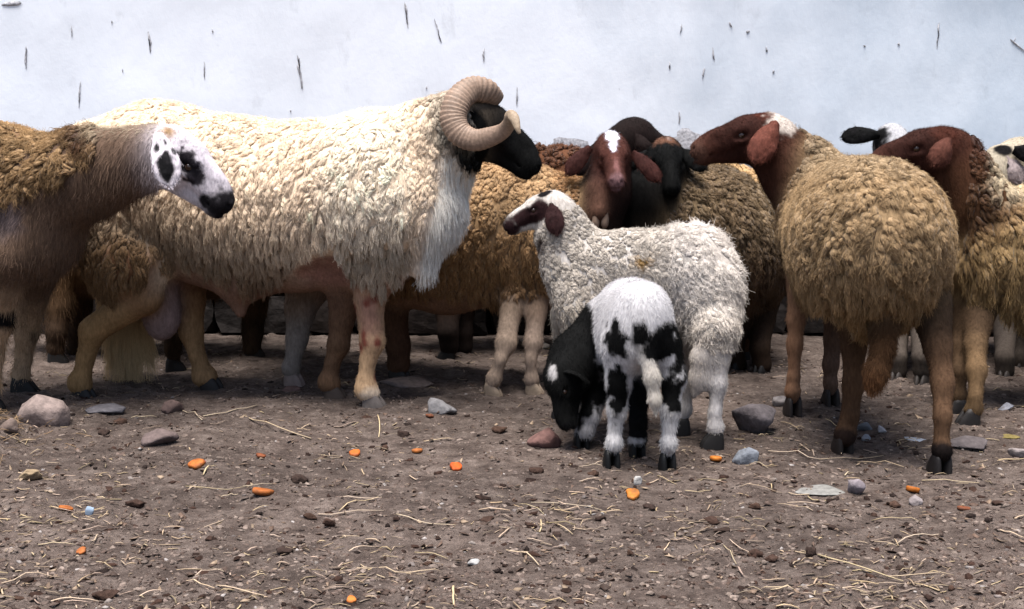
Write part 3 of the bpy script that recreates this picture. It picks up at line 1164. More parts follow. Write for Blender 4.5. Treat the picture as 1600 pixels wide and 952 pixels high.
    # horns: a full ridged turn, tip flicked out
    pts = [(776, 158, 3.45, 15.0), (760, 143, 3.42, 19.8), (737, 140, 3.40, 20.9), (716, 157, 3.37, 21.9), (708, 184, 3.35, 21.9), (718, 208, 3.335, 20.3), (741, 219, 3.32, 17.7), (766, 214, 3.305, 15.5), (786, 205, 3.285, 12.3), (796, 192, 3.262, 10.2), (798, 181, 3.245, 9.2), (804, 186, 3.228, 7.9), (808, 199, 3.215, 5.4), (812, 209, 3.21, 2.4)]
    P = [at(*p[:3]) for p in pts]
    for e in (1, -1):
        P_ = np.array(P)
        if e < 0:
            H = A.H
            P_ = P_ - 2 * ((P_ - H['o']) @ H['s'])[:, None] * H['s'] + np.array([-0.03, 0, -0.015])
        path = catmull(P_, 14)
        rr_ = np.interp(np.linspace(0, 1, len(path)), np.linspace(0, 1, len(pts)), [p[3] * mpp(p[2]) for p in pts])
        al = np.concatenate([[0], np.cumsum(np.linalg.norm(np.diff(path, axis=0), axis=1))])
        al = al + 0.0025 * noise(path, 60, 3)
        rid = 0.11 * (0.5 + 0.5 * np.sin(al * 2 * math.pi / 0.0105 + 1.3 * noise(path, 90, 5))) ** 2 * sstep(al[-1] * 0.80, al[-1] * 0.35, al)
        V, F = tube(path, rr_ * (1 - rid), 18, ref=A.H['s'], squash=0.66)
        t = np.concatenate([np.repeat(np.linspace(0, 1, len(path)), 18), [0, 1]])[:, None]
        c = lin((134, 112, 96)) * (1 - sstep(.62, .8, t)) + lin((140, 122, 102)) * sstep(.62, .8, t)
        dark = np.concatenate([np.repeat(rid / 0.11, 18), [0, 0]])[:, None]
        c = c * (1 - 0.38 * dark) * (1 + 0.32 * fbm(V, 50, 8))[:, None]
        mesh_np('horn', V, F, M_HORN, c, True, A.root, A.org)
    # small ear under the horn
    for e in (1, -1):
        b = A.hq(0.06, 0.02, 0.17 * e)
        A.ear(b, b + np.array([-0.02, -0.05 * e, -0.07]), (0.3, -e, 0), 0.04, (22, 20, 21))


build_ram()


# ---- speckle faced brown sheep at the left edge --------------------------------
def build_left():
    A = Animal('sheep', 'brown sheep with a white face blotched black, leaning in at the left edge', 'sheep', at(-60, 620, 3.42), seed=5, gain=(.92, .89, .93))
    BR, FL = (98, 80, 65), (140, 108, 74)
    A.chain([(-330, 330, 3.62, 118), (-130, 318, 3.52, 122), (0, 312, 3.46, 112)], FL, 1.0, 0.85)
    A.chain([(0, 320, 3.44, 108), (52, 362, 3.40, 78)], BR, 0.0, 0.85)
    A.chain([(30, 312, 3.42, 96), (140, 272, 3.34, 66), (232, 246, 3.26, 52)], BR, 0.0, 0.75)
    A.head(at(258, 226, 3.24), (0.74, -0.14, -0.66), (0.62, -0.14, 0.78), 0.232, (204, 198, 200), muzzle=(26, 24, 26), roman=1.3, deep=1.14)
    A.leg([(15, 400, 44), (8, 450, 26), (0, 510, 17), (-8, 560, 14), (-12, 600, 16)], (-14, 640), 3.34, (176, 150, 118), BR, (22, 20, 20))
    A.leg([(60, 410, 40), (50, 470, 23), (42, 520, 18), (37, 560, 14), (34, 588, 15)], (36, 616), 3.52, (170, 146, 116), BR, (18, 17, 18), hs=1.25)
    A.leg([(-310, 420, 60), (-290, 480, 30), (-330, 530, 20), (-335, 590, 18)], (-335, 632), 3.5, (150, 120, 90), FL, (22, 20, 20))
    A.leg([(-280, 420, 50), (-260, 480, 28), (-290, 530, 20), (-295, 580, 18)], (-290, 612), 3.68, (150, 120, 90), FL, (22, 20, 20))
    A.hpaint(.37, .07, .16, (.16, .12, .14), (34, 31, 34), .2, .5)
    A.hpaint(.53, .01, .15, (.10, .09, .12), (40, 37, 40), .25, .5)
    A.hpaint(.18, .18, .05, (.06, .06, .10), (70, 66, 70), .4, .5)
    A.hpaint(.02, .14, .04, (.10, .10, .16), (150, 124, 92), .4, .5)
    A.hpaint(.91, -.06, 0, (.17, .20, .2), (28, 26, 28), .25, .5)
    A.hpaint(.80, -.13, .06, (.13, .08, .14), (28, 26, 28), .25, .5)
    for k in range(8):
        A.hpaint(A.rng.uniform(.2, .8), A.rng.uniform(-.1, .16), .15, (.022, .022, .06), (60, 56, 60), .4, .4)
    A.ppaint(40, 545, 3.5, 14, 20, (24, 22, 22), .3, .4)
    A.ppaint(8, 503, 3.36, 20, 16, (24, 22, 22), .3, .4)
    A.ppaint(12, 335, 3.3, 24, 36, (104, 92, 88), .6, .5)
    A.surface()
    X, Y = px_of(A.v)
    hem = np.interp(X, [-400, 0, 60, 110, 150, 165], [430, 315, 300, 275, 240, 190]) + 7 * noise(A.v, 25, 2)
    A.wool = ((Y < hem) & (X < 150)).astype(float)
    w = A.wool[:, None]
    A.col = A.col * (1 - w) + lin((150, 122, 88)) * w
    mot = np.clip(1 + .45 * fbm(A.v, 9, 6, 3) + .25 * fbm(A.v, 40, 9, 2), .5, 1.5)[:, None]
    A.col = np.where((X < 225)[:, None], A.col * mot, A.col)
    dk = (np.exp(-((X - 128) / 26) ** 2) * np.exp(-((Y - 215) / 34) ** 2))[:, None] * w
    A.col = A.col * (1 - dk) + lin((62, 40, 30)) * dk
    lt = (band(X, 140, 260, 20) * sstep(225, 195, Y))[:, None] * 0.6
    A.col = A.col * (1 - lt) + lin((206, 190, 164)) * lt
    A.fleece(A.wool, 0.0125, (1.8, 2.6), 0.75, (0.5, 0.8), 0.48, (70, 50, 34), 0.45, per_lock=16, frizz=0.7, flow=(-0.5, 0, -0.8), curl=0.8, colvar=0.16)
    A.fur((1 - A.wool) * (X < 250), 17000, 0.018, 0.0004, (-0.3, 0, -1), 1.6, 0.4, 0.45, 'coat', .2, colvar=.28)
    A.fur((X > 235) * 1.0, 4500, 0.006, 0.0003, (-0.5, 0, -0.4), 1.8, 0.3, 0, 'face_hair')
    A.ear(A.hq(-.06, .12, .19), at(266, 292, 3.14), (0.45, -1, 0.25), 0.070, (206, 200, 202), None, [(.70, .15, .25, (18, 17, 19)), (.5, -.1, .12, (30, 28, 30)), (.3, .55, .09, (40, 38, 40)), (.22, -.3, .06, (60, 58, 60)), (.4, -.75, .08, (60, 58, 60))], bend=.12)
    A.ear(A.hq(.03, .07, -.19), A.hq(.10, -.30, -.36), (0.2, 1, 0.1), 0.07, (222, 216, 216), None, [(.6, 0, .22, (18, 17, 19))], bend=.2)


build_left()


# ---- tan sheep behind the ram's head, white blaze ---------------------------------
def build_blaze():
    A = Animal('sheep', 'tan sheep with brown face and white blaze staring at the camera', 'sheep', at(700, 600, 3.85), seed=8, gain=(.85, .87, 1.02))
    FL, BR, LG = (176, 142, 98), (92, 54, 40), (160, 138, 112)
    sd = unit((.12, 1, 0))
    A.chain([(480, 355, 4.00, 96), (600, 360, 3.94, 100), (720, 364, 3.87, 103), (800, 358, 3.83, 102), (858, 362, 3.80, 92)], FL, 1.0, 0.8, sd)
    A.chain([(600, 420, 3.92, 60), (700, 428, 3.86, 60), (840, 415, 3.80, 50)], (150, 112, 82), 0.0, 0.9, sd)
    A.chain([(880, 370, 3.80, 66), (922, 350, 3.76, 50), (948, 300, 3.76, 40), (956, 252, 3.77, 36)], (30, 20, 17), 0.0, 0.85, (1, 0, 0))
    A.head(at(954, 227, 3.76), (0.03, -0.85, -0.50), (0, -0.50, 0.85), 0.198, (78, 46, 36), muzzle=(88, 56, 46), roman=.8, width=1.14)
    A.chain([(940, 300, 3.70, 16), (938, 330, 3.66, 12)], (92, 64, 48), 0.0)
    fc = (0.9, -0.4, 0)
    A.leg([(808, 440, 26), (798, 485, 17), (790, 538, 16), (782, 562, 10), (773, 592, 12.5)], (768, 618), 3.76, LG, (150, 126, 98), (128, 112, 96), fc, .85)
    A.leg([(842, 440, 24), (838, 490, 16), (833, 537, 14), (829, 562, 9), (832, 594, 11.5)], (833, 614), 3.76, (146, 126, 104), (130, 104, 78), (128, 112, 96), fc, .85)
    A.leg([(490, 420, 50), (470, 480, 26), (464, 530, 17), (456, 575, 14)], (458, 600), 3.88, (136, 124, 108), (130, 104, 80), (120, 104, 98), fc)
    A.leg([(600, 440, 44), (612, 490, 26), (622, 540, 20), (624, 570, 18)], (622, 590), 3.95, (84, 58, 40), (90, 64, 44), (40, 34, 30), fc)
    # face
    A.hpaint(.14, .2, 0, (.26, .22, .10), (238, 234, 232), .12, .35)
    A.hpaint(.38, .18, .01, (.15, .14, .045), (232, 226, 224), .15, .35)
    A.hpaint(.72, .08, -.01, (.17, .09, .05), (128, 88, 78), .5, .5)
    A.hpaint(.97, -.02, 0, (.09, .17, .11), (128, 96, 90), .4, .4)
    A.hpaint(.95, -.02, .062, (.035, .02, .03), (70, 42, 38), .4, .1)
    A.hpaint(.95, -.02, -.062, (.035, .02, .03), (70, 42, 38), .4, .1)
    A.surface()
    X, Y = px_of(A.v)
    hem = np.interp(X, [430, 560, 700, 760, 860, 905], [430, 455, 462, 470, 455, 400]) + 10 * noise(A.v, 22, 2)
    A.wool = (((A.wool > 0.4) | ((X < 905) & (Y > 265))) & (Y < hem) & (X < 912)).astype(float)
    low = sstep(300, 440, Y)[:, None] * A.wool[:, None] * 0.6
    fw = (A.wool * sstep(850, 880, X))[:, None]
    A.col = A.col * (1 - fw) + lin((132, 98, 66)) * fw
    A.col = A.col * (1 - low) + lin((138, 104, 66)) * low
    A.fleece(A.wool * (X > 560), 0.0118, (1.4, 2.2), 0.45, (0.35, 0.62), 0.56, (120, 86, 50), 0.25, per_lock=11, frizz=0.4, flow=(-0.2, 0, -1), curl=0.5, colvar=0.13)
    A.fur((1 - A.wool) * (Y > 300) * (Y < 605), 8000, 0.007, 0.00035, (0, 0, -1), 1.8, 0.3, 0.15, 'coat')
    A.fur((Y < 380) * (X > 880) * (1 - A.wool), 7000, 0.008, 0.00032, (0, 0.3, -0.6), 1.6, 0.3, 0, 'face_hair')
    c = (58, 32, 26)
    A.ear(at(921, 228, 3.735), at(886, 272, 3.70), (-0.2, -1, 0.45), 0.052, c, (70, 36, 28), bend=.3)
    A.ear(at(990, 236, 3.735), at(1030, 282, 3.68), (0.2, -1, 0.45), 0.054, c, (70, 36, 28), bend=.3)
    wattle(A, 931, 328, 3.655, 0.052, 0.0120, (140, 118, 102))
    wattle(A, 945, 329, 3.655, 0.050, 0.0120, (142, 120, 104))
    # throat that carries them
    return A


build_blaze()


# ---- black headed sheep facing us, grizzled body ------------------------------------
def build_black():
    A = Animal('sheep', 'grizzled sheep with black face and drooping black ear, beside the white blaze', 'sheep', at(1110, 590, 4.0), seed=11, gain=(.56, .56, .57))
    FL, BK = (138, 116, 88), (14, 13, 14)
    sd = unit((.6, .8, 0))
    A.chain([(1050, 360, 3.92, 92), (1105, 374, 4.02, 108), (1145, 392, 4.12, 92)], FL, 1.0, 0.95, sd)
    A.chain([(1020, 370, 3.88, 66), (1015, 320, 3.86, 54), (1040, 262, 3.86, 40)], BK, 0.0, 0.9, (1, 0, 0))
    A.chain([(1000, 340, 3.88, 50), (985, 380, 3.9, 46)], BK, 0.0)
    A.head(at(1040, 232, 3.86), (0.04, -0.76, -0.65), (0, -0.65, 0.76), 0.185, BK, roman=.8, width=1.15)
    for (x, y, Y) in ((1040, 590, 3.85), (1085, 600, 3.95), (1150, 575, 4.1), (1190, 580, 4.2)):
        A.leg([(x, 440, 40), (x, 500, 22), (x - 3, 545, 16), (x, 570, 15)], (x, y), Y, (60, 46, 36), (70, 54, 40), (26, 24, 24), (-.6, -.8, 0))
    A.hpaint(.05, .16, 0, (.14, .12, .20), (120, 84, 66), .3, .6)
    A.hpaint(.02, .16, .0, (.07, .08, .07), (190, 170, 160), .3, .6)
    A.hpaint(.70, .09, 0, (.06, .05, .06), (96, 92, 100), .5, .4)
    A.surface()
    X, Y = px_of(A.v)
    A.wool = ((A.wool > .4) & (Y < 500)).astype(float)
    m = (0.35 * noise(A.v, 9, 4) + sstep(330, 470, Y) * 0.7 + 0.15)[:, None]
    m = np.clip(m, 0, .85) * A.wool[:, None]
    A.col = A.col * (1 - m) + lin((84, 62, 44)) * m
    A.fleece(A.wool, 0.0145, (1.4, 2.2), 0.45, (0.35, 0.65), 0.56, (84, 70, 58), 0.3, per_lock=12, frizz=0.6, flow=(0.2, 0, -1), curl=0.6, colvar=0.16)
    A.fur((1 - A.wool) * (Y < 400), 7000, 0.009, 0.00034, (0, 0.2, -0.8), 1.6, 0.3, 0, 'coat')
    A.ear(at(1064, 232, 3.84), at(1103, 264, 3.80), (.25, -1, .6), .064, BK, bend=.25)
    A.ear(at(1012, 236, 3.86), at(986, 262, 3.84), (-.2, -1, .5), .05, BK, bend=.25)


build_black()


# ---- dark head in profile behind the blaze, tan back showing to its right --------------
def build_darkprofile():
    A = Animal('sheep', 'dark brown sheep head in profile directly behind the white-blazed face', 'sheep', at(1080, 570, 4.36), seed=13, coarse=0.014)
    FL, BK = (176, 144, 104), (24, 16, 15)
    A.chain([(1040, 345, 4.34, 86), (1100, 343, 4.37, 94), (1128, 350, 4.40, 90)], FL, 1.0, .85)
    A.chain([(1050, 320, 4.33, 62), (1010, 262, 4.25, 50), (990, 222, 4.2, 38)], BK, 0.0, .8)
    A.head(at(992, 212, 4.18), (-0.86, -0.08, -0.50), (-.5, 0, .86), 0.225, BK, roman=1.5)
    for (x, y, Y) in ((1010, 560, 4.25), (1030, 553, 4.42), (1160, 560, 4.3), (1180, 552, 4.44)):
        A.leg([(x, 420, 36), (x, 480, 20), (x, 520, 15), (x, 540, 14)], (x, y), Y, (70, 50, 38), (90, 64, 44), (26, 24, 24), (-1, 0, 0))
    A.surface()
    X, Y = px_of(A.v)
    A.wool = ((A.wool > .4) & (Y < 470)).astype(float)
    A.fleece(A.wool, 0.0185, (1.0, 1.6), 0.42, (0.35, 0.65), 0.58, (150, 110, 60), 0.25, per_lock=8, frizz=0.4, curl=.5)
    A.fur((1 - A.wool) * (Y < 330), 4000, 0.008, 0.00034, (0.5, 0, -0.6), 1.7, 0.3, 0, 'coat')
    A.ear(A.hq(.02, .04, -.19), A.hq(.02, -.40, -.34), (-.2, -1, .1), .055, BK, bend=.2)
    A.ear(A.hq(.02, .04, .19), A.hq(.02, -.40, .34), (-.2, 1, .1), .055, BK, bend=.2)


build_darkprofile()


# ---- only a dark brown back shows, past the ram's muzzle -----------------------------------
def build_hiddenback():
    A = Animal('sheep', 'sheep of which only a dark brown woolly back shows past the ram muzzle', 'sheep', at(800, 560, 4.36), seed=17, coarse=0.014)
    FL = (84, 54, 37)
    A.chain([(690, 345, 4.38, 92), (790, 335, 4.38, 98), (880, 328, 4.38, 96)], FL, 1.0, .8)
    A.chain([(700, 350, 4.36, 70), (640, 380, 4.3, 46), (610, 400, 4.28, 36)], FL, 0.0, .8)
    A.head(at(610, 395, 4.28), (-.7, 0, -.7), (-.7, 0, .7), .2, (70, 46, 34))
    for (x, y, Y) in ((700, 562, 4.28), (722, 550, 4.46), (880, 562, 4.28), (905, 550, 4.46)):
        A.leg([(x, 420, 36), (x, 480, 22), (x, 520, 17), (x, 542, 15)], (x, y), Y, (38, 30, 27), (60, 42, 30), (24, 22, 22), (-1, 0, 0))
    A.surface()
    X, Y = px_of(A.v)
    A.wool = ((A.wool > .4) & (Y < 460)).astype(float)
    A.fleece(A.wool * (Y < 330), 0.02, (1.0, 1.6), 0.8, (0.35, 0.65), 0.55, (64, 38, 24), 0.35, per_lock=8, frizz=0.6, curl=.6, colvar=.2)


build_hiddenback()


# ---- second-row sheep of which only the legs show below the ram -----------------------------------
def build_behindram():
    A = Animal('sheep', 'sheep hidden behind the ram, only its dark legs showing beneath', 'sheep', at(270, 570, 4.25), seed=47, coarse=0.014, gain=(.6, .6, .6))
    FL, DK = (110, 84, 60), (70, 54, 42)
    A.chain([(70, 372, 4.3, 84), (200, 368, 4.28, 96), (330, 368, 4.26, 96), (420, 372, 4.25, 84)], FL, 0.0, .85)
    A.chain([(430, 360, 4.25, 62), (480, 380, 4.22, 44), (510, 400, 4.2, 36)], DK, 0.0, .8)
    A.head(at(515, 398, 4.2), (.7, 0, -.7), (.7, 0, .7), .2, DK)
    for (x, y, Y) in ((88, 566, 4.2), (120, 552, 4.4), (272, 580, 4.12), (395, 556, 4.3)):
        A.leg([(x, 420, 38), (x + 2, 480, 22), (x, 520, 17), (x, 545, 14)], (x, y), Y, DK, FL, (26, 24, 24), (1, 0, 0))
    A.surface(0.006)
    A.fur(np.ones(len(A.v)), 9000, .022, .0005, (-.2, 0, -1), 1.4, .4, .4, 'coat', .3)
    A.ear(A.hq(.05, .04, .19), A.hq(.1, -.3, .34), (0, -1, .1), .055, DK, bend=.2)
    A.ear(A.hq(.05, .04, -.19), A.hq(.1, -.3, -.34), (0, 1, .1), .055, DK, bend=.2)


build_behindram()


# ---- the big woolly rump, red-brown head turned left -----------------------------------------
def build_rump():
    A = Animal('sheep', 'woolly tan sheep seen from behind with red-brown head turned left', 'sheep', at(1350, 690, 3.1), seed=19, gain=(.60, .565, .555), coarse=0.0095)
    FL, BR = (186, 160, 122), (62, 36, 30)
    sd = unit((1, .25, 0))
    A.chain([(1364, 372, 2.94, 120), (1346, 364, 3.15, 110), (1312, 350, 3.42, 90)], FL, 1.0, 0.96, sd)
    A.chain([(1366, 420, 2.96, 90), (1342, 420, 3.2, 84)], FL, 1.0, 1.12, sd)
    A.chain([(1300, 320, 3.44, 80), (1262, 270, 3.50, 52)], FL, 1.0, 0.9, sd)
    A.chain([(1284, 330, 3.46, 64), (1244, 275, 3.49, 48), (1208, 228, 3.50, 44)], (72, 42, 33), 0.0, 0.85, (0, 1, 0))
    A.head(at(1204, 206, 3.50), (-0.965, -0.10, -0.20), (-.2, 0, .97), .224, BR, muzzle=(96, 62, 50), roman=1.1)
    fb = (-.25, .95, 0)
    A.leg([(1332, 470, 34), (1334, 540, 20), (1333, 600, 16), (1328, 650, 15), (1320, 680, 18)], (1316, 704), 3.0, (104, 80, 60), (80, 60, 44), (30, 24, 22), fb, 1.0)
    A.leg([(1452, 470, 36), (1466, 545, 22), (1473, 600, 17), (1473, 650, 15), (1470, 705, 16)], (1468, 738), 2.92, (108, 84, 64), (60, 48, 38), (24, 20, 20), fb, 1.0)
    A.leg([(1252, 430, 24), (1244, 500, 14), (1242, 540, 12), (1240, 590, 10), (1238, 612, 12)], (1238, 645), 3.44, (150, 116, 92), (150, 118, 94), (34, 28, 27), fb)
    A.leg([(1310, 460, 26), (1302, 530, 15), (1298, 570, 12), (1297, 600, 11)], (1297, 632), 3.54, (120, 98, 84), (96, 74, 58), (40, 34, 32), fb)
    A.chain([(1382, 490, 2.86, 26), (1380, 545, 2.84, 15), (1370, 580, 2.83, 16), (1364, 603, 2.83, 13)], (92, 68, 48), 0.0, 0.9, blend=0.02)
    A.hpaint(.02, .2, 0, (.16, .14, .2), (84, 44, 33), .3, .4)
    A.ppaint(1222, 190, 3.50, 26, 22, (226, 218, 208), .3, .5)
    A.ppaint(1362, 612, 2.8, 24, 32, (118, 84, 58), .5, .3)
    A.ppaint(1468, 715, 2.8, 40, 26, (28, 22, 21), .15, .2)
    A.ppaint(1318, 690, 2.95, 40, 17, (50, 38, 33), .3, .3)
    A.hpaint(.93, -.05, 0, (.10, .15, .2), (92, 66, 56), .5, .3)
    A.surface(0.007)
    X, Y = px_of(A.v)
    hem = np.interp(X, [1215, 1240, 1300, 1340, 1400, 1460, 1500], [420, 455, 480, 512, 518, 515, 500]) + 6 * noise(A.v, 25, 2)
    A.wool = ((A.wool > .4) & (Y < hem)).astype(float)
    w = A.wool[:, None]
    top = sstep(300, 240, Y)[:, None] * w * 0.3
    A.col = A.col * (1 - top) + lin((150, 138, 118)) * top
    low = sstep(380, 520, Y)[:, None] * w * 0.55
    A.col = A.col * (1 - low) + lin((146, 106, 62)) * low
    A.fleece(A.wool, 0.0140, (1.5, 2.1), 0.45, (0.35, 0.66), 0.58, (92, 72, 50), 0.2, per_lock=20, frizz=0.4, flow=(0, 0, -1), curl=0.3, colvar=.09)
    A.fur(A.wool, 22000, 0.018, 0.0003, (0, 0, -1), 0.8, 0.6, 0.3, 'fleece_fuzz', 0.2)
    tail = (A.v[:, 1] < 2.95) * band(X, 1335, 1408, 5) * (Y > 500) * (1 - A.wool)
    A.fur(tail * 1.0, 4000, 0.013, 0.0004, (0, 0, -1), 1.8, 0.35, .4, 'tail_hair', .3)
    A.fur((1 - A.wool) * (Y > 430) * 1.0, 7000, 0.007, 0.00035, (0, 0, -1), 1.8, 0.3, 0.15, 'coat')
    A.fur((1 - A.wool) * (Y < 400) * 1.0, 7000, 0.008, 0.00032, (0.6, 0, -0.6), 1.7, 0.3, 0, 'face_hair')
    A.ear(at(1213, 190, 3.445), at(1178, 253, 3.39), (-.15, -1, .15), .074, (112, 68, 57), (92, 56, 48), bend=.25)
    A.ear(A.hq(.04, .05, .19), A.hq(.10, -.26, .34), (0, 1, .1), .06, (120, 70, 56), bend=.2)


build_rump()


# ---- tan sheep at the right edge, brown head over the rump ----------------------------------
def build_right():
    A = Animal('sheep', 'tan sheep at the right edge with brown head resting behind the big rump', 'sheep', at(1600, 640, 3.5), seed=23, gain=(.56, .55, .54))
    FL, BR = (186, 158, 114), (64, 37, 31)
    A.chain([(1565, 398, 3.50, 92), (1640, 395, 3.54, 104), (1760, 395, 3.60, 108), (1880, 395, 3.66, 100)], FL, 1.0, .9)
    A.chain([(1555, 370, 3.48, 78), (1522, 318, 3.46, 50), (1500, 275, 3.46, 42)], (104, 72, 50), 0.15, .8)
    A.chain([(1506, 280, 3.46, 42), (1488, 240, 3.46, 38)], (76, 44, 34), 0.0, .8)
    A.head(at(1474, 226, 3.46), (-.965, -.06, -.22), (-.22, 0, .97), .212, BR, muzzle=(94, 58, 46), roman=1.4)
    A.leg([(1535, 460, 30), (1524, 540, 17), (1526, 580, 15), (1524, 620, 11), (1520, 640, 13)], (1514, 664), 3.47, (122, 98, 72), (84, 66, 50), (30, 26, 25), (-1, -.2, 0))
    A.leg([(1520, 460, 28), (1502, 540, 16), (1500, 580, 13), (1498, 620, 11)], (1496, 648), 3.5, (96, 76, 58), (80, 62, 46), (30, 26, 25), (-1, 0, 0))
    A.leg([(1820, 470, 60), (1810, 540, 26), (1840, 590, 18), (1835, 640, 16)], (1830, 672), 3.45, (130, 100, 72), FL, (30, 26, 25), (-1, 0, 0))
    A.leg([(1850, 470, 50), (1850, 540, 26), (1880, 590, 18), (1870, 620, 16)], (1870, 650), 3.7, (130, 100, 72), FL, (30, 26, 25), (-1, 0, 0))
    A.hpaint(.02, .1, 0, (.2, .2, .3), (78, 42, 32), .4, .4)
    A.surface()
    X, Y = px_of(A.v)
    hem = np.interp(X, [1480, 1510, 1545, 1600, 1700], [330, 450, 468, 488, 500]) + 12 * noise(A.v, 20, 2)
    A.wool = (((A.wool > .35) | ((X > 1512) & (A.v[:, 1] < 3.5))) & (Y < hem)).astype(float)
    w = A.wool[:, None]
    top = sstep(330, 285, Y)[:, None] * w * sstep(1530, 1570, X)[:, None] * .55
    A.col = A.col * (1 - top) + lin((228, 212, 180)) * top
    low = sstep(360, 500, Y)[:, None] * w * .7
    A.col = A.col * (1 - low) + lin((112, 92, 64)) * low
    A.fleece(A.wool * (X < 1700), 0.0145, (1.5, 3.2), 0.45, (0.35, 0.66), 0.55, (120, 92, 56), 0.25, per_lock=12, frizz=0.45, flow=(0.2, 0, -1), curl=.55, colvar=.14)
    A.fur((1 - A.wool) * (Y > 430) * (X < 1700), 5000, 0.007, 0.00035, (0, 0, -1), 1.8, 0.3, 0.15, 'coat')
    A.fur((1 - A.wool) * (Y < 400) * 1.0, 6000, 0.008, 0.00032, (0.6, 0, -0.6), 1.7, 0.3, 0, 'face_hair')
    A.ear(at(1484, 216, 3.40), at(1460, 258, 3.37), (-.15, -1, .15), .060, (100, 62, 52), (84, 52, 44), bend=.25)
    A.ear(A.hq(.04, .05, .19), A.hq(.10, -.26, .34), (0, 1, .1), .055, (110, 62, 48), bend=.2)


build_right()


# ---- white crown and black ear peeking over the rump --------------------------------------------
def build_whitecrown():
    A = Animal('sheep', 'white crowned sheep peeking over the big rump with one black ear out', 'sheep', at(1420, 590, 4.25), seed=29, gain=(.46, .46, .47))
    FL, WH, BK = (196, 180, 150), (226, 224, 226), (20, 18, 20)
    A.chain([(1430, 345, 4.22, 84), (1500, 350, 4.3, 86), (1590, 350, 4.36, 80)], FL, 1.0, .85)
    A.chain([(1430, 320, 4.2, 54), (1405, 262, 4.12, 40), (1392, 228, 4.1, 34)], WH, 0.0, .8, (1, 0, 0))
    A.head(at(1392, 218, 4.10), (.25, -.75, -.6), (.1, -.6, .75), .19, WH, muzzle=BK, width=1.05)
    for (x, y, Y) in ((1440, 600, 4.1), (1402, 592, 4.2), (1570, 590, 4.25), (1590, 575, 4.4)):
        A.leg([(x, 430, 34), (x, 500, 20), (x, 560, 15), (x, 580, 14)], (x, min(y, 600)), Y, (96, 86, 78), (84, 72, 60), (52, 46, 43), (-.5, -.8, 0))
    A.hpaint(.05, .0, .20, (.25, .26, .13), BK, .2, .3)
    A.surface()
    X, Y = px_of(A.v)
    A.wool = ((A.wool > .4) & (Y < 470)).astype(float)
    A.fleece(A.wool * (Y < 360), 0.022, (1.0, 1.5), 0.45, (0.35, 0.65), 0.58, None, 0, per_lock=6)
    A.fur((1 - A.wool) * (Y < 300) * 1.0, 3000, 0.008, 0.00034, (0, .3, -.6), 1.6, .3, 0, 'coat')
    A.ear(at(1374, 208, 4.07), at(1316, 215, 4.05), (0, -1, .5), .060, BK, bend=.2)
    A.ear(at(1420, 210, 4.10), at(1462, 224, 4.10), (0, -1, .5), .055, BK, bend=.2)


build_whitecrown()


# ---- pied head at the right edge ---------------------------------------------------------------
def build_pied():
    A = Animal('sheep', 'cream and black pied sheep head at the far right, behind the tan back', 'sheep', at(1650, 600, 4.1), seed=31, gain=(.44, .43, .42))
    WH, BK = (222, 210, 188), (22, 20, 22)
    A.chain([(1640, 340, 4.1, 84), (1720, 345, 4.15, 92), (1820, 350, 4.2, 86)], WH, 1.0, .85)
    A.chain([(1640, 310, 4.08, 62), (1604, 266, 4.0, 44), (1590, 256, 3.98, 40)], WH, 0.0, .85)
    A.head(at(1566, 250, 3.94), (-.45, -.35, -.80), (-.8, -.2, .5), .25, WH, width=1.2)
    for (x, y, Y) in ((1650, 612, 4.0), (1670, 590, 4.15), (1800, 600, 4.1), (1820, 585, 4.25)):
        A.leg([(x, 430, 36), (x, 500, 20), (x, 550, 15), (x, 575, 14)], (x, y), Y, (120, 110, 98), (110, 100, 88), (30, 26, 25), (-1, 0, 0))
    A.hpaint(.39, .04, -.16, (.075, .06, .08), BK, .25, .3)
    A.hpaint(.16, -.06, -.18, (.10, .09, .10), BK, .25, .4)
    A.hpaint(-.02, .14, -.14, (.10, .10, .12), BK, .25, .4)
    A.hpaint(.20, .12, .16, (.12, .16, .1), BK, .25, .4)
    A.surface()
    X, Y = px_of(A.v)
    A.wool = ((A.wool > .4) & (Y < 470)).astype(float)
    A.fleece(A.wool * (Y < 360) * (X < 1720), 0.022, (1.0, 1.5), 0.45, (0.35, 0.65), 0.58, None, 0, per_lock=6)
    A.fur((1 - A.wool) * (Y < 340) * 1.0, 4000, 0.008, 0.00034, (.4, .1, -.6), 1.6, .3, 0, 'coat')
    A.ear(at(1572, 244, 3.885), at(1596, 284, 3.86), (.1, -1, .3), .062, (206, 190, 190), (190, 160, 160), [(.3, .7, .10, BK)], bend=.2)
    A.ear(at(1585, 232, 3.87), at(1622, 246, 3.86), (.1, -1, .4), .06, BK, bend=.2)


build_pied()


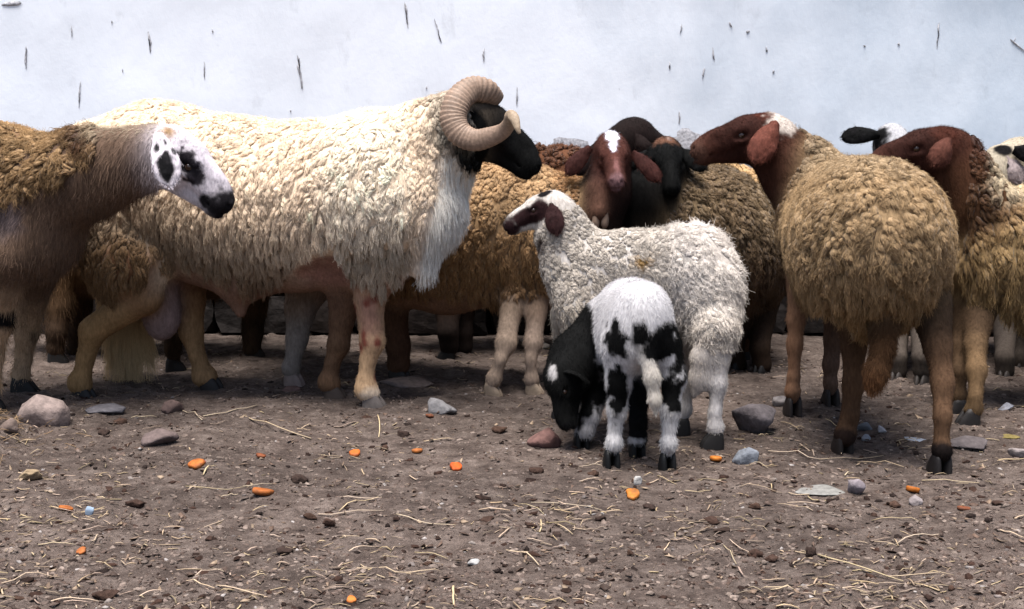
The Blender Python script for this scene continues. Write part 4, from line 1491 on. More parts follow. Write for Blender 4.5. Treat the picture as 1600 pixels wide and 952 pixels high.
# ---- white half grown lamb, liver patched face --------------------------------------------------------
def build_whitelamb():
    A = Animal('lamb', 'half-grown off-white lamb with liver brown face patches, standing side-on', 'lamb', at(1000, 680, 3.2), seed=37, gain=(.66, .65, .66), coarse=0.008, fine=0.0035)
    WH, BR = (222, 214, 204), (52, 32, 32)
    A.chain([(902, 416, 3.24, 52), (985, 420, 3.20, 55), (1080, 420, 3.15, 64), (1106, 446, 3.12, 52)], WH, 1.0, .85)
    A.chain([(1100, 465, 3.12, 54), (1116, 500, 3.08, 38)], WH, 1.0, .75)
    A.chain([(905, 462, 3.2, 40), (1000, 466, 3.18, 36)], WH, 1.0, .9)
    A.chain([(900, 402, 3.24, 50), (878, 362, 3.24, 36), (870, 332, 3.24, 30)], WH, 0.8, .8)
    A.head(at(866, 316, 3.24), (-.90, -.05, -.42), (-.42, 0, .9), .142, WH, muzzle=BR, roman=1.0, width=1.05)
    A.leg([(1118, 515, 30), (1124, 560, 17), (1122, 600, 13), (1117, 645, 11), (1116, 668, 13)], (1116, 697), 3.06, (206, 202, 200), WH, (22, 20, 20), (-1, -.1, 0), .9, .6)
    A.leg([(1070, 520, 36), (1064, 560, 20), (1072, 605, 14), (1066, 640, 13)], (1064, 676), 3.2, (190, 186, 184), WH, (22, 20, 20), (-1, -.1, 0), .9, .6)
    A.leg([(905, 490, 30), (902, 540, 18), (900, 590, 14), (897, 630, 13)], (896, 668), 3.18, (196, 190, 184), WH, (22, 20, 20), (-1, -.1, 0), .9, .6)
    A.leg([(890, 490, 28), (884, 535, 17), (884, 590, 14), (882, 620, 13)], (882, 650), 3.3, (150, 142, 136), WH, (22, 20, 20), (-1, -.1, 0), .9, .6)
    A.chain([(1112, 520, 3.05, 14), (1097, 560, 3.04, 16), (1092, 592, 3.04, 13), (1084, 620, 3.04, 6)], (192, 184, 176), 0.0, .6, blend=.03)
    A.hpaint(.88, -.06, 0, (.17, .17, .2), (46, 28, 30), .15, .3)
    A.hpaint(.54, -.03, -.15, (.32, .17, .13), (50, 31, 32), .15, .35)
    A.hpaint(.28, .00, -.17, (.18, .19, .14), (50, 31, 32), .15, .35)
    A.hpaint(.10, .20, -.06, (.14, .07, .10), (20, 18, 20), .15, .35)
    A.hpaint(.52, -.02, .15, (.26, .12, .12), (50, 31, 32), .15, .35)
    A.ppaint(1003, 412, 3.06, 14, 10, (160, 126, 72), .5, .5)
    A.ppaint(846, 385, 3.15, 6, 16, (60, 40, 36), .4, .4)
    A.surface()
    X, Y = px_of(A.v)
    w = (A.wool > .3) * (Y < 545) * (Y + (X - 840) * .15 > 330)
    A.wool = w.astype(float)
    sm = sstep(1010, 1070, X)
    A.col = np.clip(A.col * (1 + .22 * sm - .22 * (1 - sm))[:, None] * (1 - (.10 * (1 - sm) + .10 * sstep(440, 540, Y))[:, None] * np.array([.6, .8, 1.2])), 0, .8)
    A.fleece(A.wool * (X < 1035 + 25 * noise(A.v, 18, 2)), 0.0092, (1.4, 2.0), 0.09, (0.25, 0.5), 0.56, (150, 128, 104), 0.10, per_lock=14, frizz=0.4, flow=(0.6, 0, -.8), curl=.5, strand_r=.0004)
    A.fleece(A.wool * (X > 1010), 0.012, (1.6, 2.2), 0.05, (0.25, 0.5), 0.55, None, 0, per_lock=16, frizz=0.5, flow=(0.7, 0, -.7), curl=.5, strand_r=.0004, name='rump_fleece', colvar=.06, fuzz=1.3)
    A.fur(A.wool, 8000, .009, .00032, (.5, 0, -.8), 1.6, .5, .3, 'fleece_fuzz', .2)
    A.fur((A.wool * (X > 1000)), 9000, .013, .00033, (.7, 0, -.7), 2.4, .4, .3, 'rump_hair', .2)
    A.fur((1 - A.wool) * 1.0, 8000, .007, .0003, (.2, 0, -1), 1.8, .3, 0, 'coat')
    A.ear(A.hq(.05, .04, -.19), at(870, 366, 3.17), (-.1, -1, .1), .048, (52, 32, 32), bend=.15)
    A.ear(A.hq(.05, .04, .19), A.hq(.12, -.32, .32), (0, 1, .1), .044, (52, 32, 32), bend=.15)


build_whitelamb()


# ---- black and white lamb, back to us, nosing the ground ---------------------------------------------
def build_piedlamb():
    A = Animal('lamb', 'small black and white lamb seen from behind, lowering its black head', 'lamb', at(985, 715, 2.92), seed=41, gain=(.56, .55, .55), coarse=0.007, fine=0.0035)
    WH, BK = (232, 230, 232), (11, 11, 13)
    sd = unit((1, .2, 0))
    A.chain([(1002, 490, 2.86, 52), (985, 492, 3.00, 52), (955, 505, 3.12, 48)], WH, 0, .92, sd)
    A.chain([(1000, 530, 2.86, 50), (965, 540, 3.08, 44)], WH, 0, 1.05, sd)
    A.chain([(945, 525, 3.12, 50), (905, 562, 3.08, 44), (884, 590, 3.03, 36)], BK, 0, .9, (0, 1, 0), .03)
    A.head(at(882, 574, 3.02), (-.02, -.25, -.96), (-.95, -.25, .1), .150, BK, width=1.05)
    fb = (-.25, .95, 0)
    A.leg([(972, 545, 32), (968, 595, 21), (964, 640, 15), (959, 692, 12)], (955, 728), 2.86, (222, 220, 220), WH, (10, 10, 11), fb, .85)
    A.leg([(1036, 545, 30), (1052, 590, 20), (1048, 640, 15), (1044, 694, 12)], (1042, 733), 2.86, (222, 220, 220), WH, (10, 10, 11), fb, .85)
    A.leg([(940, 570, 30), (930, 620, 19), (922, 650, 15), (914, 672, 14)], (908, 697), 3.1, (216, 214, 216), BK, (10, 10, 11), fb, .85)
    A.leg([(985, 570, 28), (996, 620, 18), (997, 660, 13), (996, 685, 13)], (995, 710), 3.04, (20, 19, 20), BK, (10, 10, 11), fb, .85)
    A.chain([(1008, 548, 2.80, 13), (1019, 590, 2.785, 11.5), (1023, 625, 2.78, 9), (1025, 646, 2.78, 5)], (226, 218, 206), 0, .8, blend=.015)
    # black on white
    for (x, y, rx, ry, yy) in ((962, 534, 18, 30, 2.8), (1000, 526, 16, 26, 2.78), (1036, 536, 30, 30, 2.8), (1062, 550, 14, 50, 2.84), (1046, 515, 20, 14, 2.8), (1018, 548, 20, 14, 2.78),
                           (966, 612, 17, 38, 2.82), (1048, 612, 17, 40, 2.82), (990, 606, 10, 40, 2.9), (945, 560, 14, 40, 3.05), (935, 615, 14, 30, 3.05), (996, 630, 18, 44, 3.02), (918, 640, 8, 14, 3.05),
                           (948, 452, 5, 4, 2.85), (962, 444, 4, 6, 2.85)):
        A.ppaint(x, y, yy, rx, ry, BK, .16, .75, .07)
    for (x, y, rx, ry, yy) in ((955, 724, 26, 16, 2.82), (1042, 727, 26, 18, 2.82), (908, 694, 24, 16, 3.05), (995, 704, 24, 18, 2.97)):
        A.ppaint(x, y, yy, rx, ry, BK, .1, .25, .07)
    A.ppaint(885, 560, 3.08, 54, 120, BK, .06, .15, .16)
    A.ppaint(994, 684, 2.97, 16, 7, (220, 218, 218), .2, .4, .06)
    A.hpaint(.10, .20, -.04, (.16, .08, .12), (226, 222, 220), .2, .4)
    A.surface(0.003)
    # the coat colour of the neck stays black from the shoulder on
    X, Y = px_of(A.v)
    A.fur(np.ones(len(A.v)), 26000, .008, .0003, (.1, -.2, -1), 1.7, .35, .25, 'coat', .1, m=4)
    tl = band(X, 1000, 1040, 4) * band(Y, 555, 655, 5) * (A.v[:, 1] < 2.84)
    A.fur(tl * 1.0, 1600, .007, .00035, (0, 0, -1), 2, .35, .3, 'tail_hair', .3)
    A.ear(A.hq(.06, .04, -.19), A.hq(.25, -.25, -.42), (0, .3, .6), .042, BK, bend=.2)
    A.ear(A.hq(.06, .04, .19), A.hq(.25, -.25, .42), (-.3, -.9, .3), .042, BK, bend=.2)


build_piedlamb()

# ------------------------------------------------------------------ things on the ground
M_STONE = mat_col('loose_stone', 0.9, 0.2, 70, 0.5, 0.85, 0.7, 0.006)
M_DUNG = mat_col('dung_clod', 0.95, 0.1, 120, 0.45, 0.95, 0.9, 0.005)
M_CARROT = mat_col('carrot_flesh', 0.7, 0.25, 60, 0.32, 0.80, 0.6, 0.002)
M_STRAW = mat_col('straw', 0.7, 0.25, 200, 0.6, 0.9, 0.2, 0.001)
M_PLASTIC = mat_col('scrap_plastic', 0.35, 0.4, 60, 0.9, 1.05, 0.2, 0.001)


LANDMARKS = [(130, 620, 'ram rear hoof'), (580, 635, 'ram front hoof'), (955, 730, 'small lamb hind hooves'), (1316, 704, 'rump sheep left hoof'), (1468, 738, 'rump sheep right hoof'), (1117, 695, 'white lamb hoof')]


def rank_labels(items, what, end):
    """items: (object, px, py, size): name each by the landmark it lies nearest and its rank in size there"""
    by = {}
    for it in items:
        lm = min(LANDMARKS, key=lambda l: (l[0] - it[1]) ** 2 + (2 * (l[1] - it[2])) ** 2)
        by.setdefault(lm[2], []).append(it)
    words = ['largest', 'second largest', 'third largest', 'fourth largest', 'fifth largest', 'sixth largest', 'seventh largest', 'eighth largest', 'ninth largest', 'tenth largest', 'eleventh largest', 'twelfth largest']
    for lm, its in by.items():
        its.sort(key=lambda i: -i[3])
        for k, it in enumerate(its):
            it[0]['label'] = '%s nearest the %s, %s' % (what, lm, (words[min(k, 11)] if len(its) > 1 else 'the only one')) 


def gz(p):
    return float(ground_z(np.array([p[0]]), np.array([p[1]]))[0])


def rock(name, px, py, rx, ry, col, label, cat='stone', seed=0, flat=0.95, mat=None, group=None, sub=2, rough=0.10, n=16):
    """angular lump whose outline in the photograph is about rx by ry pixels"""
    r = np.random.default_rng(1000 + seed)
    g = on_ground(px, py + ry * 0.75)
    m = mpp(math.hypot(g[1], CAM_H))
    a, h = rx * m, ry * m * 2 * flat
    bm = bmesh.new()
    for k in range(n):
        d = unit(r.normal(size=3))
        bm.verts.new(Vector(d * np.array([1, 0.8, 1]) * r.uniform(0.82, 1.0)))
    bmesh.ops.convex_hull(bm, input=bm.verts[:])
    for v in [v for v in bm.verts if not v.link_faces]:
        bm.verts.remove(v)
    bmesh.ops.triangulate(bm, faces=bm.faces[:])
    bmesh.ops.subdivide_edges(bm, edges=bm.edges[:], cuts=sub + 1, use_grid_fill=True)
    for _ in range(2):
        bmesh.ops.smooth_vert(bm, verts=bm.verts[:], factor=0.35, use_axis_x=True, use_axis_y=True, use_axis_z=True)
    bmesh.ops.triangulate(bm, faces=bm.faces[:])
    bm.verts.ensure_lookup_table()
    bm.verts.index_update()
    V = np.array([v.co for v in bm.verts])
    V = (V - (V.max(0) + V.min(0)) / 2) / ((V.max(0) - V.min(0)) / 2)
    V = V * (1 + rough * fbm(V, 2.3, seed, 3))[:, None]
    V[:, 2] = np.maximum(V[:, 2], -0.55)
    V = V * np.array([a, a * 0.8, h * 0.62])
    F = [[v.index for v in f.verts] for f in bm.faces]
    bm.free()
    tri = np.array([f for f in F if len(f) == 3])
    quad = np.array([f for f in F if len(f) == 4])
    zr = max(gz(g), gz(g + np.array([0, a * 0.4, 0])))
    loc = np.array([g[0], g[1] + a * 0.4, zr - V[:, 2].min() - 0.10 * h])
    C = np.tile(lin(col), (len(V), 1)) * (1 + 0.22 * fbm(V + seed, 60, seed, 3))[:, None]
    fl = [x for x in (tri, quad) if len(x)]
    o = mesh_np(name, V, fl, mat or M_STONE, np.clip(C, 0, .9), False)
    o.location = loc
    if group is None:
        LANDMARKS.append((px, py, ' '.join(label.split()[:4]).rstrip(',')))
    return tag(o, label, cat, group)


rock('stone', 66, 644, 43, 30, (140, 124, 118), 'large rounded grey-brown stone by the left edge, below the black hoof', seed=1)
rock('stone', 160, 641, 34, 9, (112, 108, 112), 'flat grey stone just in front of the ram rear hoof', seed=2, flat=.5)
rock('stone', 247, 691, 28, 13, (104, 90, 87), 'low mauve stone half buried left of the carrot slice', seed=3)
rock('stone', 268, 636, 17, 11, (98, 80, 75), 'small reddish stone beside the loose straw, behind the mauve one', seed=4)
rock('stone', 634, 598, 42, 13, (110, 98, 94), 'broad flat stone in shadow behind the ram front hooves', seed=5, flat=.5)
rock('stone', 691, 641, 23, 13, (126, 123, 124), 'pale crumbly lump right of the ram front hoof', seed=6, rough=.3)
rock('brick_fragment', 851, 686, 27, 18, (116, 86, 80), 'rounded reddish brick fragment below the lowered lamb head', 'brick', seed=7)
rock('stone', 1166, 710, 20, 15, (118, 122, 130), 'bluish grey angular stone right of the white lamb hoof', seed=8)
rock('concrete_block', 1184, 655, 36, 28, (112, 104, 106), 'broken grey concrete block behind the bluish stone', 'concrete', seed=9, n=10)
rock('stone', 1222, 627, 14, 9, (150, 142, 140), 'small pale stone behind the concrete block', seed=10)
rock('stone', 1352, 661, 14, 8, (108, 109, 113), 'grey stone between the hind legs of the rump sheep, the larger', seed=11)
rock('pebble', 1354, 679, 7, 6, (146, 147, 152), 'palest pebble nearest the left hind hoof of the rump sheep', 'pebble', seed=12)
rock('pebble', 1379, 671, 7, 6, (170, 166, 168), 'grey pebble beside the palest one between the hind legs', 'pebble', seed=13)
rock('stone', 1340, 758, 13, 15, (140, 130, 134), 'upright grey shard among straw in front of the rump sheep', seed=14, n=9)
rock('stone', 1282, 760, 38, 8, (130, 128, 124), 'flat pale slab half covered by straw left of the shard', seed=15, flat=.4)
rock('pebble', 1432, 783, 11, 8, (142, 132, 131), 'smooth pale round pebble below a carrot slice at right', 'pebble', seed=16, n=40)
rock('stone', 1512, 690, 34, 13, (98, 90, 90), 'dark flat stone behind the black right hind hoof', seed=17, flat=.5)
rock('stone', 1574, 642, 14, 6, (134, 134, 142), 'small grey brick-shaped stone in shadow at right', seed=18, n=9)
rock('stone', 1594, 706, 16, 8, (140, 130, 128), 'grey stone cut by the right edge', seed=19)
rock('stone', 455, 604, 16, 7, (116, 92, 86), 'small reddish stone under the white leg behind the ram', seed=20, flat=.5)
rock('stone', 12, 690, 16, 12, (120, 104, 96), 'brownish stone in the debris heap at the left edge', seed=21)
rock('corn_cob', 44, 748, 18, 9, (150, 130, 104), 'pale dry cob lying below the debris heap', 'cob', seed=22, n=30, rough=.25)
rock('plaster_bit', 997, 748, 7, 8, (168, 165, 162), 'white plaster bit in front of the small lamb', 'plaster', seed=23)
rock('plaster_bit', 740, 877, 10, 4, (160, 158, 156), 'white chip on a straw in the middle foreground', 'plaster', seed=24)
rock('plastic_scrap', 140, 801, 8, 9, (130, 146, 164), 'pale blue plastic scrap beside a carrot slice', 'plastic', seed=25, mat=M_PLASTIC, n=9)
rock('plastic_scrap', 1435, 687, 19, 4, (124, 130, 142), 'crumpled clear plastic strip behind the rump sheep hoof', 'plastic', seed=26, mat=M_PLASTIC, flat=.4, n=10)
rock('leaf_scrap', 1578, 686, 17, 5, (120, 106, 62), 'yellowish withered leaf near the right edge', 'leaf', seed=27, flat=.35)
rock('board_scrap', 836, 538, 26, 11, (170, 160, 152), 'pale broken board behind the tan sheep front legs', 'board', seed=28, n=7)


def carrot(px, py, rx, ry, col, label, seed):
    r = np.random.default_rng(seed)
    g = on_ground(px, py + ry * .6)
    m = mpp(math.hypot(g[1], CAM_H))
    a = rx * m
    n = 18
    ang = np.linspace(0, 2 * math.pi, n, endpoint=False)
    rad = a * (.94 + .34 * noise(np.stack([np.cos(ang), np.sin(ang), np.full(n, seed * 1.7)], -1), 1.6, 3))
    th = a * r.uniform(.42, .62)
    rings = [(0.88, 0.0), (1.0, .15), (1.02, .6), (.97, .92), (.86, 1.0), (.45, 1.0)]
    V = np.concatenate([np.stack([np.cos(ang) * rad * s, np.sin(ang) * rad * s * .85, np.full(n, th * z)], -1) for s, z in rings] + [[[0, 0, th * .98]]])
    a_ = np.arange(n); b_ = (a_ + 1) % n
    q = np.concatenate([np.stack([a_, b_, b_ + n, a_ + n], -1) + k * n for k in range(5)])
    t = np.stack([a_ + 5 * n, b_ + 5 * n, np.full(n, 6 * n)], -1)
    tl = Matrix.Rotation(r.uniform(-.35, .35), 3, 'X') @ Matrix.Rotation(r.uniform(-.3, .3), 3, 'Y') @ Matrix.Rotation(r.uniform(0, 6), 3, 'Z')
    V = V @ np.array(tl).T
    C = np.tile(lin(col) * np.array([.9, .92, 1.1]), (len(V), 1))
    C[5 * n:] *= 1.12
    C[:2 * n] *= .75
    dirt = sstep(-.05, .5, fbm(V, 70, seed + 5, 3))[:, None] * .6
    C = C * (1 + .2 * fbm(V, 90, seed))[:, None] * (1 - dirt) + lin((84, 66, 54)) * dirt
    o = mesh_np('carrot_slice', V, [q, t], M_CARROT, np.clip(C, 0, .9), True)
    o.location = (g[0], g[1] + a * .3, gz(g) - V[:, 2].min() - 0.3 * th)
    LANDMARKS.append((px, py, ' '.join(label.split()[:4]).rstrip(',')))
    return tag(o, label, 'carrot slice', 'carrot slices strewn on the dirt')


OR, BR_ = (190, 106, 40), (134, 74, 40)
for k, (x, y, a, b, c, l) in enumerate([
        (307, 735, 14, 7, OR, 'thick bright orange carrot slice below the mauve stone'),
        (409, 776, 17, 7, OR, 'longest orange carrot slice, in the left foreground'),
        (101, 797, 12, 6, OR, 'orange carrot slice left of the blue plastic scrap'),
        (407, 713, 8, 6, BR_, 'small dull orange carrot slice behind the longest one'),
        (555, 712, 11, 6, (214, 108, 34), 'orange carrot slice in front of the ram front hooves'),
        (652, 704, 10, 4, (214, 124, 50), 'flat shrivelled carrot slice between two others in mid ground'),
        (711, 730, 11, 6, (224, 96, 26), 'reddish orange carrot slice left of the brick fragment'),
        (990, 772, 14, 7, (210, 126, 40), 'yellow-orange carrot slice in front of the small lamb'),
        (1119, 713, 11, 5, (222, 128, 40), 'orange carrot slice at the white lamb hind hoof'),
        (1427, 762, 13, 7, (206, 116, 32), 'orange carrot slice in front of the rump sheep right hoof'),
        (1506, 795, 10, 7, BR_, 'dark reddish carrot slice at the right, beyond the pale round pebble'),
        (127, 860, 9, 7, (196, 112, 48), 'small brownish carrot slice at a straw end, lower left'),
        (549, 942, 9, 7, (206, 118, 44), 'brown-orange carrot slice at the bottom edge'),
        (672, 655, 7, 4, BR_, 'tiny carrot slice next to the pale crumbly lump'),
        (314, 723, 7, 4, (180, 100, 80), 'pinkish carrot end tucked behind the thick slice')]):
    carrot(x, y, a, b, c, l, k + 1)

clods = []
for k, (x, y, a, b) in enumerate([(210, 788, 20, 8), (467, 748, 16, 8), (484, 806, 13, 7), (514, 819, 12, 8), (443, 864, 17, 6), (926, 742, 12, 5), (838, 738, 14, 6), (938, 806, 11, 7), (780, 672, 14, 8),
                                   (1112, 806, 15, 8), (1127, 829, 16, 7), (1180, 787, 13, 9), (1180, 862, 14, 9), (1268, 861, 10, 11), (1400, 794, 11, 8), (1366, 808, 7, 5), (1408, 885, 9, 6),
                                   (1487, 926, 7, 6), (1558, 795, 10, 6), (630, 676, 12, 7), (600, 700, 9, 6), (328, 840, 10, 5), (160, 674, 12, 7), (187, 660, 13, 7), (830, 827, 12, 6), (870, 832, 8, 5),
                                   (985, 868, 6, 6), (1205, 868, 14, 7), (1300, 826, 8, 5), (115, 838, 9, 5), (160, 930, 24, 9), (340, 940, 12, 6), (30, 942, 10, 6), (760, 812, 14, 6), (1014, 789, 12, 5), (668, 882, 9, 5)]):
    a, b = a * .8, b * .72
    o = rock('dung_clod', x, y, a, b, [(66, 50, 43), (58, 46, 41), (74, 56, 47)][k % 3], 'dark brown dung clod crumbling on the dirt', 'dung', 100 + k, mat=M_DUNG, group='dung clods on the dirt', sub=1, rough=.4)
    clods.append((o, x, y, a * b))
rank_labels(clods, 'dark brown dung clod', '')


def stalk(P, r, col, sq=.5):
    V, F = tube(P, r, 5, ref=(0, 0, 1), squash=sq)
    return V, F, np.tile(col, (len(V), 1))


srng = np.random.default_rng(77)
stalks = []
for k, (x0, y0, x1, y1, w) in enumerate([
        (318, 657, 402, 640, 3), (381, 655, 494, 692, 3), (330, 676, 352, 662, 2), (464, 672, 494, 664, 2), (205, 658, 245, 656, 2), (305, 655, 322, 664, 2), (286, 643, 316, 662, 2),
        (497, 805, 600, 803, 2.6), (530, 800, 592, 781, 2.2), (395, 803, 420, 798, 2), (290, 766, 395, 768, 2), (380, 768, 432, 760, 2), (318, 750, 338, 728, 2.4), (345, 780, 372, 778, 2),
        (60, 860, 118, 856, 2.4), (3, 921, 97, 906, 3.2), (80, 948, 155, 941, 3), (283, 908, 335, 924, 2.4), (338, 917, 412, 936, 3.4), (305, 900, 355, 885, 2.6), (218, 932, 255, 922, 2.6), (150, 880, 183, 880, 2),
        (318, 820, 350, 816, 2), (114, 786, 140, 784, 2), (558, 889, 632, 901, 3), (632, 901, 692, 894, 2.6), (531, 784, 597, 783, 3), (620, 812, 712, 828, 2.4), (545, 867, 588, 857, 2.6), (648, 860, 700, 868, 2.4),
        (708, 918, 709, 951, 4), (712, 923, 742, 922, 2), (808, 784, 850, 805, 2), (830, 784, 940, 797, 2.4), (905, 756, 940, 752, 2), (868, 818, 895, 836, 2), (791, 860, 842, 884, 2.4), (1038, 866, 1047, 850, 2.2),
        (905, 730, 940, 734, 2), (662, 690, 710, 686, 2.2), (1090, 600, 1086, 560, 1.6), (1155, 765, 1222, 768, 2.2), (1070, 766, 1110, 768, 2), (1230, 784, 1284, 787, 3.6), (1262, 776, 1302, 780, 2.6), (1232, 770, 1290, 768, 2.4),
        (1200, 705, 1280, 718, 2.6), (1280, 718, 1380, 710, 2.2), (1340, 720, 1412, 733, 2.4), (1440, 750, 1530, 757, 2), (1215, 786, 1270, 806, 2), (1362, 817, 1438, 823, 2.4), (1400, 855, 1470, 846, 3), (1366, 852, 1402, 857, 2.4),
        (1278, 867, 1412, 908, 3.6), (1385, 899, 1490, 906, 2.4), (1316, 924, 1358, 917, 2.4), (1330, 926, 1390, 935, 2.4), (1130, 852, 1150, 880, 2), (1585, 820, 1600, 815, 3), (1562, 841, 1600, 849, 3), (1560, 720, 1600, 719, 3),
        (1250, 694, 1272, 711, 2.2), (1400, 690, 1432, 694, 2.2), (1140, 842, 1175, 864, 2), (590, 650, 592, 682, 2), (1320, 742, 1328, 736, 2), (1165, 728, 1200, 733, 2), (1290, 655, 1330, 670, 1.6), (1220, 660, 1250, 672, 1.8)]):
    a, b = on_ground(x0, y0), on_ground(x1, y1)
    d = b - a
    if np.linalg.norm(d) > .32:
        b = a + d / np.linalg.norm(d) * .32
    n = 6
    P = np.array([a + (b - a) * t for t in np.linspace(0, 1, n)])
    side = unit(np.cross(b - a, [0, 0, 1.0]))
    L = np.linalg.norm(b - a)
    P = P + side * (L * .025 * srng.normal() * np.sin(np.linspace(0, math.pi, n)))[:, None]
    kink = srng.normal(size=n) * L * .004
    P = P + side * kink[:, None]
    rr_ = w * .5 * mpp(a[1] + .2)
    P[:, 2] = ground_z(P[:, 0], P[:, 1]) + rr_ * .8 + .002 + .006 * np.abs(np.sin(np.linspace(0, 3.1, n))) * srng.random()
    c = lin((194, 174, 146)) * srng.uniform(.7, 1.12) * np.array([1, srng.uniform(.94, 1.02), srng.uniform(.85, 1.1)])
    o = P.mean(0) * np.array([1, 1, 0])
    V, F, C = stalk(P - o, rr_ * np.linspace(1.05, .7, n), c)
    ob = mesh_np('straw_stalk', V, F, M_STRAW, np.clip(C * (1 + .2 * fbm(V, 60, k))[:, None], 0, .9), True)
    ob.location = o
    tag(ob, 'pale straw stalk lying loose on the trampled dirt', 'straw', 'straw stalks on the dirt')
    stalks.append((ob, (x0 + x1) / 2, (y0 + y1) / 2, math.hypot(x1 - x0, y1 - y0)))
rank_labels(stalks, 'pale straw stalk', '')


def scatter(n, seed, near=1.9, far=4.6):
    """ground points, a like number to each patch of the picture"""
    r = np.random.default_rng(seed)
    px, py = r.uniform(-120, 1720, n), r.uniform(545, 985, n) 
    g = np.array([on_ground(x, y) for x, y in zip(px, py)])
    return g, r


def litter_straw():
    g, r = scatter(4300, 5)
    cl = noise(g, 3.2, 6) + .5 * noise(g, 9, 7)
    keep = r.random(len(g)) < np.clip(.35 + .75 * cl, .03, 1)
    g = g[keep]
    V, Q, T, C = [], [], [], []
    off = 0
    for k, p in enumerate(g):
        L = r.gamma(1.6, .009) + .006
        L = min(L, .065)
        th = r.uniform(0, math.pi)
        th = th if r.random() < .55 else r.normal() * .35
        d = np.array([math.cos(th), math.sin(th), 0])
        s = np.array([-d[1], d[0], 0])
        t = np.linspace(-.5, .5, 4)
        P = p + d * L * t[:, None] + s * (L * r.normal() * .035 * (1 - 4 * t * t))[:, None] + s * (r.normal(size=4) * L * .015)[:, None]
        rad = r.uniform(.0006, .0018) * (1 + L * 5)
        P[:, 2] = ground_z(P[:, 0], P[:, 1]) + rad + r.uniform(.000, .006) * np.array([r.random(), 1, 1, r.random()])
        v, f = tube(P, rad, 4, ref=(0, 0, 1), squash=.5)
        V.append(v); Q.append(f[0] + off); T.append(f[1] + off)
        off += len(v)
        c = lin((184, 164, 138)) * r.uniform(.35, 1.1) * np.array([1, r.uniform(.92, 1.0), r.uniform(.8, 1.08)])
        C.append(np.tile(c, (len(v), 1)))
    o = mesh_np('straw_litter', np.concatenate(V), [np.concatenate(Q), np.concatenate(T)], M_STRAW, np.clip(np.concatenate(C), 0, .9), True)
    tag(o, 'broken straw and chaff trodden into the dirt', 'straw litter', kind='stuff')


litter_straw()


def crumbs(name, n, seed, lo, hi, cols, label, cat, mat, squash=.6):
    g, r = scatter(n, seed)
    N = len(g)
    base = np.array([[1, 0, 0], [0, 1, 0], [-1, 0, 0], [0, -1, 0], [.6, .6, .75], [-.6, .6, .8], [-.6, -.6, .7], [.6, -.6, .8], [0, 0, 1.05]])
    faces = np.array([[0, 1, 4], [1, 2, 5], [2, 3, 6], [3, 0, 7], [0, 4, 7], [1, 5, 4], [2, 6, 5], [3, 7, 6], [4, 5, 8], [5, 6, 8], [6, 7, 8], [7, 4, 8]])
    s = lo + (hi - lo) * r.random(N) ** 3
    V = base[None] * (1 + .38 * r.normal(size=(N, 9, 3))) * s[:, None, None] * np.stack([r.uniform(.7, 1.6, N), r.uniform(.7, 1.3, N), squash * r.uniform(.5, 1.2, N)], -1)[:, None, :]
    th = r.uniform(0, 6.28, N)
    c_, s_ = np.cos(th)[:, None], np.sin(th)[:, None]
    V = np.stack([V[..., 0] * c_ - V[..., 1] * s_, V[..., 0] * s_ + V[..., 1] * c_, V[..., 2]], -1)
    g = g.copy()
    g[:, 2] = ground_z(g[:, 0], g[:, 1]) - s * .12
    V = V + g[:, None, :]
    F = (faces[None] + (np.arange(N) * 9)[:, None, None]).reshape(-1, 3)
    cc = np.array([lin(c) for c in cols])[r.integers(0, len(cols), N)] * r.uniform(.7, 1.25, (N, 1))
    C = np.repeat(cc, 9, 0)
    o = mesh_np(name, V.reshape(-1, 3), F, mat, np.clip(C, 0, .9), False)
    tag(o, label, cat, kind='stuff')


crumbs('soil_crumbs', 24000, 11, .0010, .0070, [(104, 90, 83), (116, 102, 94), (90, 76, 69), (130, 116, 107)], 'loose crumbs of brown-grey soil over the yard', 'soil', M_DUNG)
crumbs('dung_crumbs', 2600, 12, .002, .009, [(52, 39, 34), (44, 35, 32), (62, 45, 38)], 'scattered dark dung crumbs on the yard', 'dung', M_DUNG, .7)
crumbs('gravel', 1300, 13, .0012, .006, [(136, 126, 120), (120, 110, 106), (160, 152, 148), (110, 96, 90)], 'small pale grit on the yard', 'gravel', M_STONE, .7)


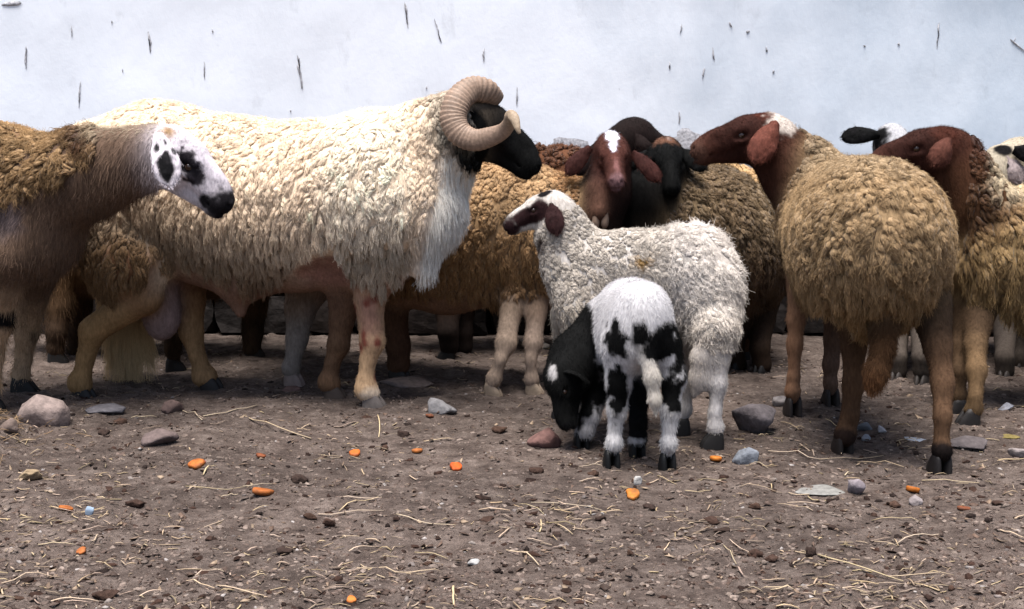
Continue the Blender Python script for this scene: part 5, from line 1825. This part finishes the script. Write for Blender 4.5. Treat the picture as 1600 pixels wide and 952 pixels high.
def flakes():
    g, r = scatter(3600, 14)
    N = len(g)
    n = 5
    L = .002 + .009 * r.random(N) ** 2.5
    th = r.uniform(0, 6.28, N)
    base = np.array([[-1, 0, 0], [-.3, .35, 0], [1, .1, 0], [.2, -.35, 0]])
    V = base[None] * (1 + .3 * r.normal(size=(N, 4, 3))) * L[:, None, None]
    V[..., 2] = r.normal(size=(N, 4)) * L[:, None] * .35
    c_, s_ = np.cos(th)[:, None], np.sin(th)[:, None]
    V = np.stack([V[..., 0] * c_ - V[..., 1] * s_, V[..., 0] * s_ + V[..., 1] * c_, V[..., 2]], -1)
    g = g.copy()
    g[:, 2] = ground_z(g[:, 0], g[:, 1]) + L * .25 + .001
    top = V + g[:, None, :]
    bot = top - np.array([0, 0, .0012])
    W = np.concatenate([top, bot], 1)
    f = np.array([[0, 3, 2, 1], [4, 5, 6, 7], [0, 1, 5, 4], [1, 2, 6, 5], [2, 3, 7, 6], [3, 0, 4, 7]])
    F = (f[None] + (np.arange(N) * 8)[:, None, None]).reshape(-1, 4)
    cols = np.array([lin(c) for c in [(120, 100, 84), (100, 80, 68), (84, 66, 56), (146, 126, 106), (70, 54, 46)]])[r.integers(0, 5, N)] * r.uniform(.7, 1.15, (N, 1))
    o = mesh_np('chaff', W.reshape(-1, 3), F, M_STRAW, np.clip(np.repeat(cols, 8, 0), 0, .9), False)
    tag(o, 'dry leaf flakes and chaff spread over the dirt', 'chaff', kind='stuff')


flakes()


def debris_heap():
    """matted roots and hay on the low heap at the left edge"""
    r = np.random.default_rng(21)
    V, Q, T, C = [], [], [], []
    off = 0
    for k in range(420):
        x, y = r.normal(-1.36, .09), r.normal(3.02, .12)
        L = r.uniform(.02, .07)
        th = r.uniform(0, 6.28)
        d = np.array([math.cos(th), math.sin(th), r.normal() * .35])
        t = np.linspace(-.5, .5, 4)
        P = np.array([x, y, 0]) + d * L * t[:, None] + r.normal(size=(4, 3)) * L * .07
        P[:, 2] += float(ground_z(np.array([x]), np.array([y]))[0]) + .006
        v, f = tube(P, r.uniform(.0006, .0014), 4, ref=(0, 0, 1), squash=.7)
        V.append(v); Q.append(f[0] + off); T.append(f[1] + off); off += len(v)
        C.append(np.tile(lin((138, 112, 84)) * r.uniform(.4, 1.2), (len(v), 1)))
    o = mesh_np('hay_debris', np.concatenate(V), [np.concatenate(Q), np.concatenate(T)], M_STRAW, np.clip(np.concatenate(C), 0, .9), True)
    tag(o, 'matted hay and roots on the heap at the left edge', 'hay', kind='stuff')


debris_heap()
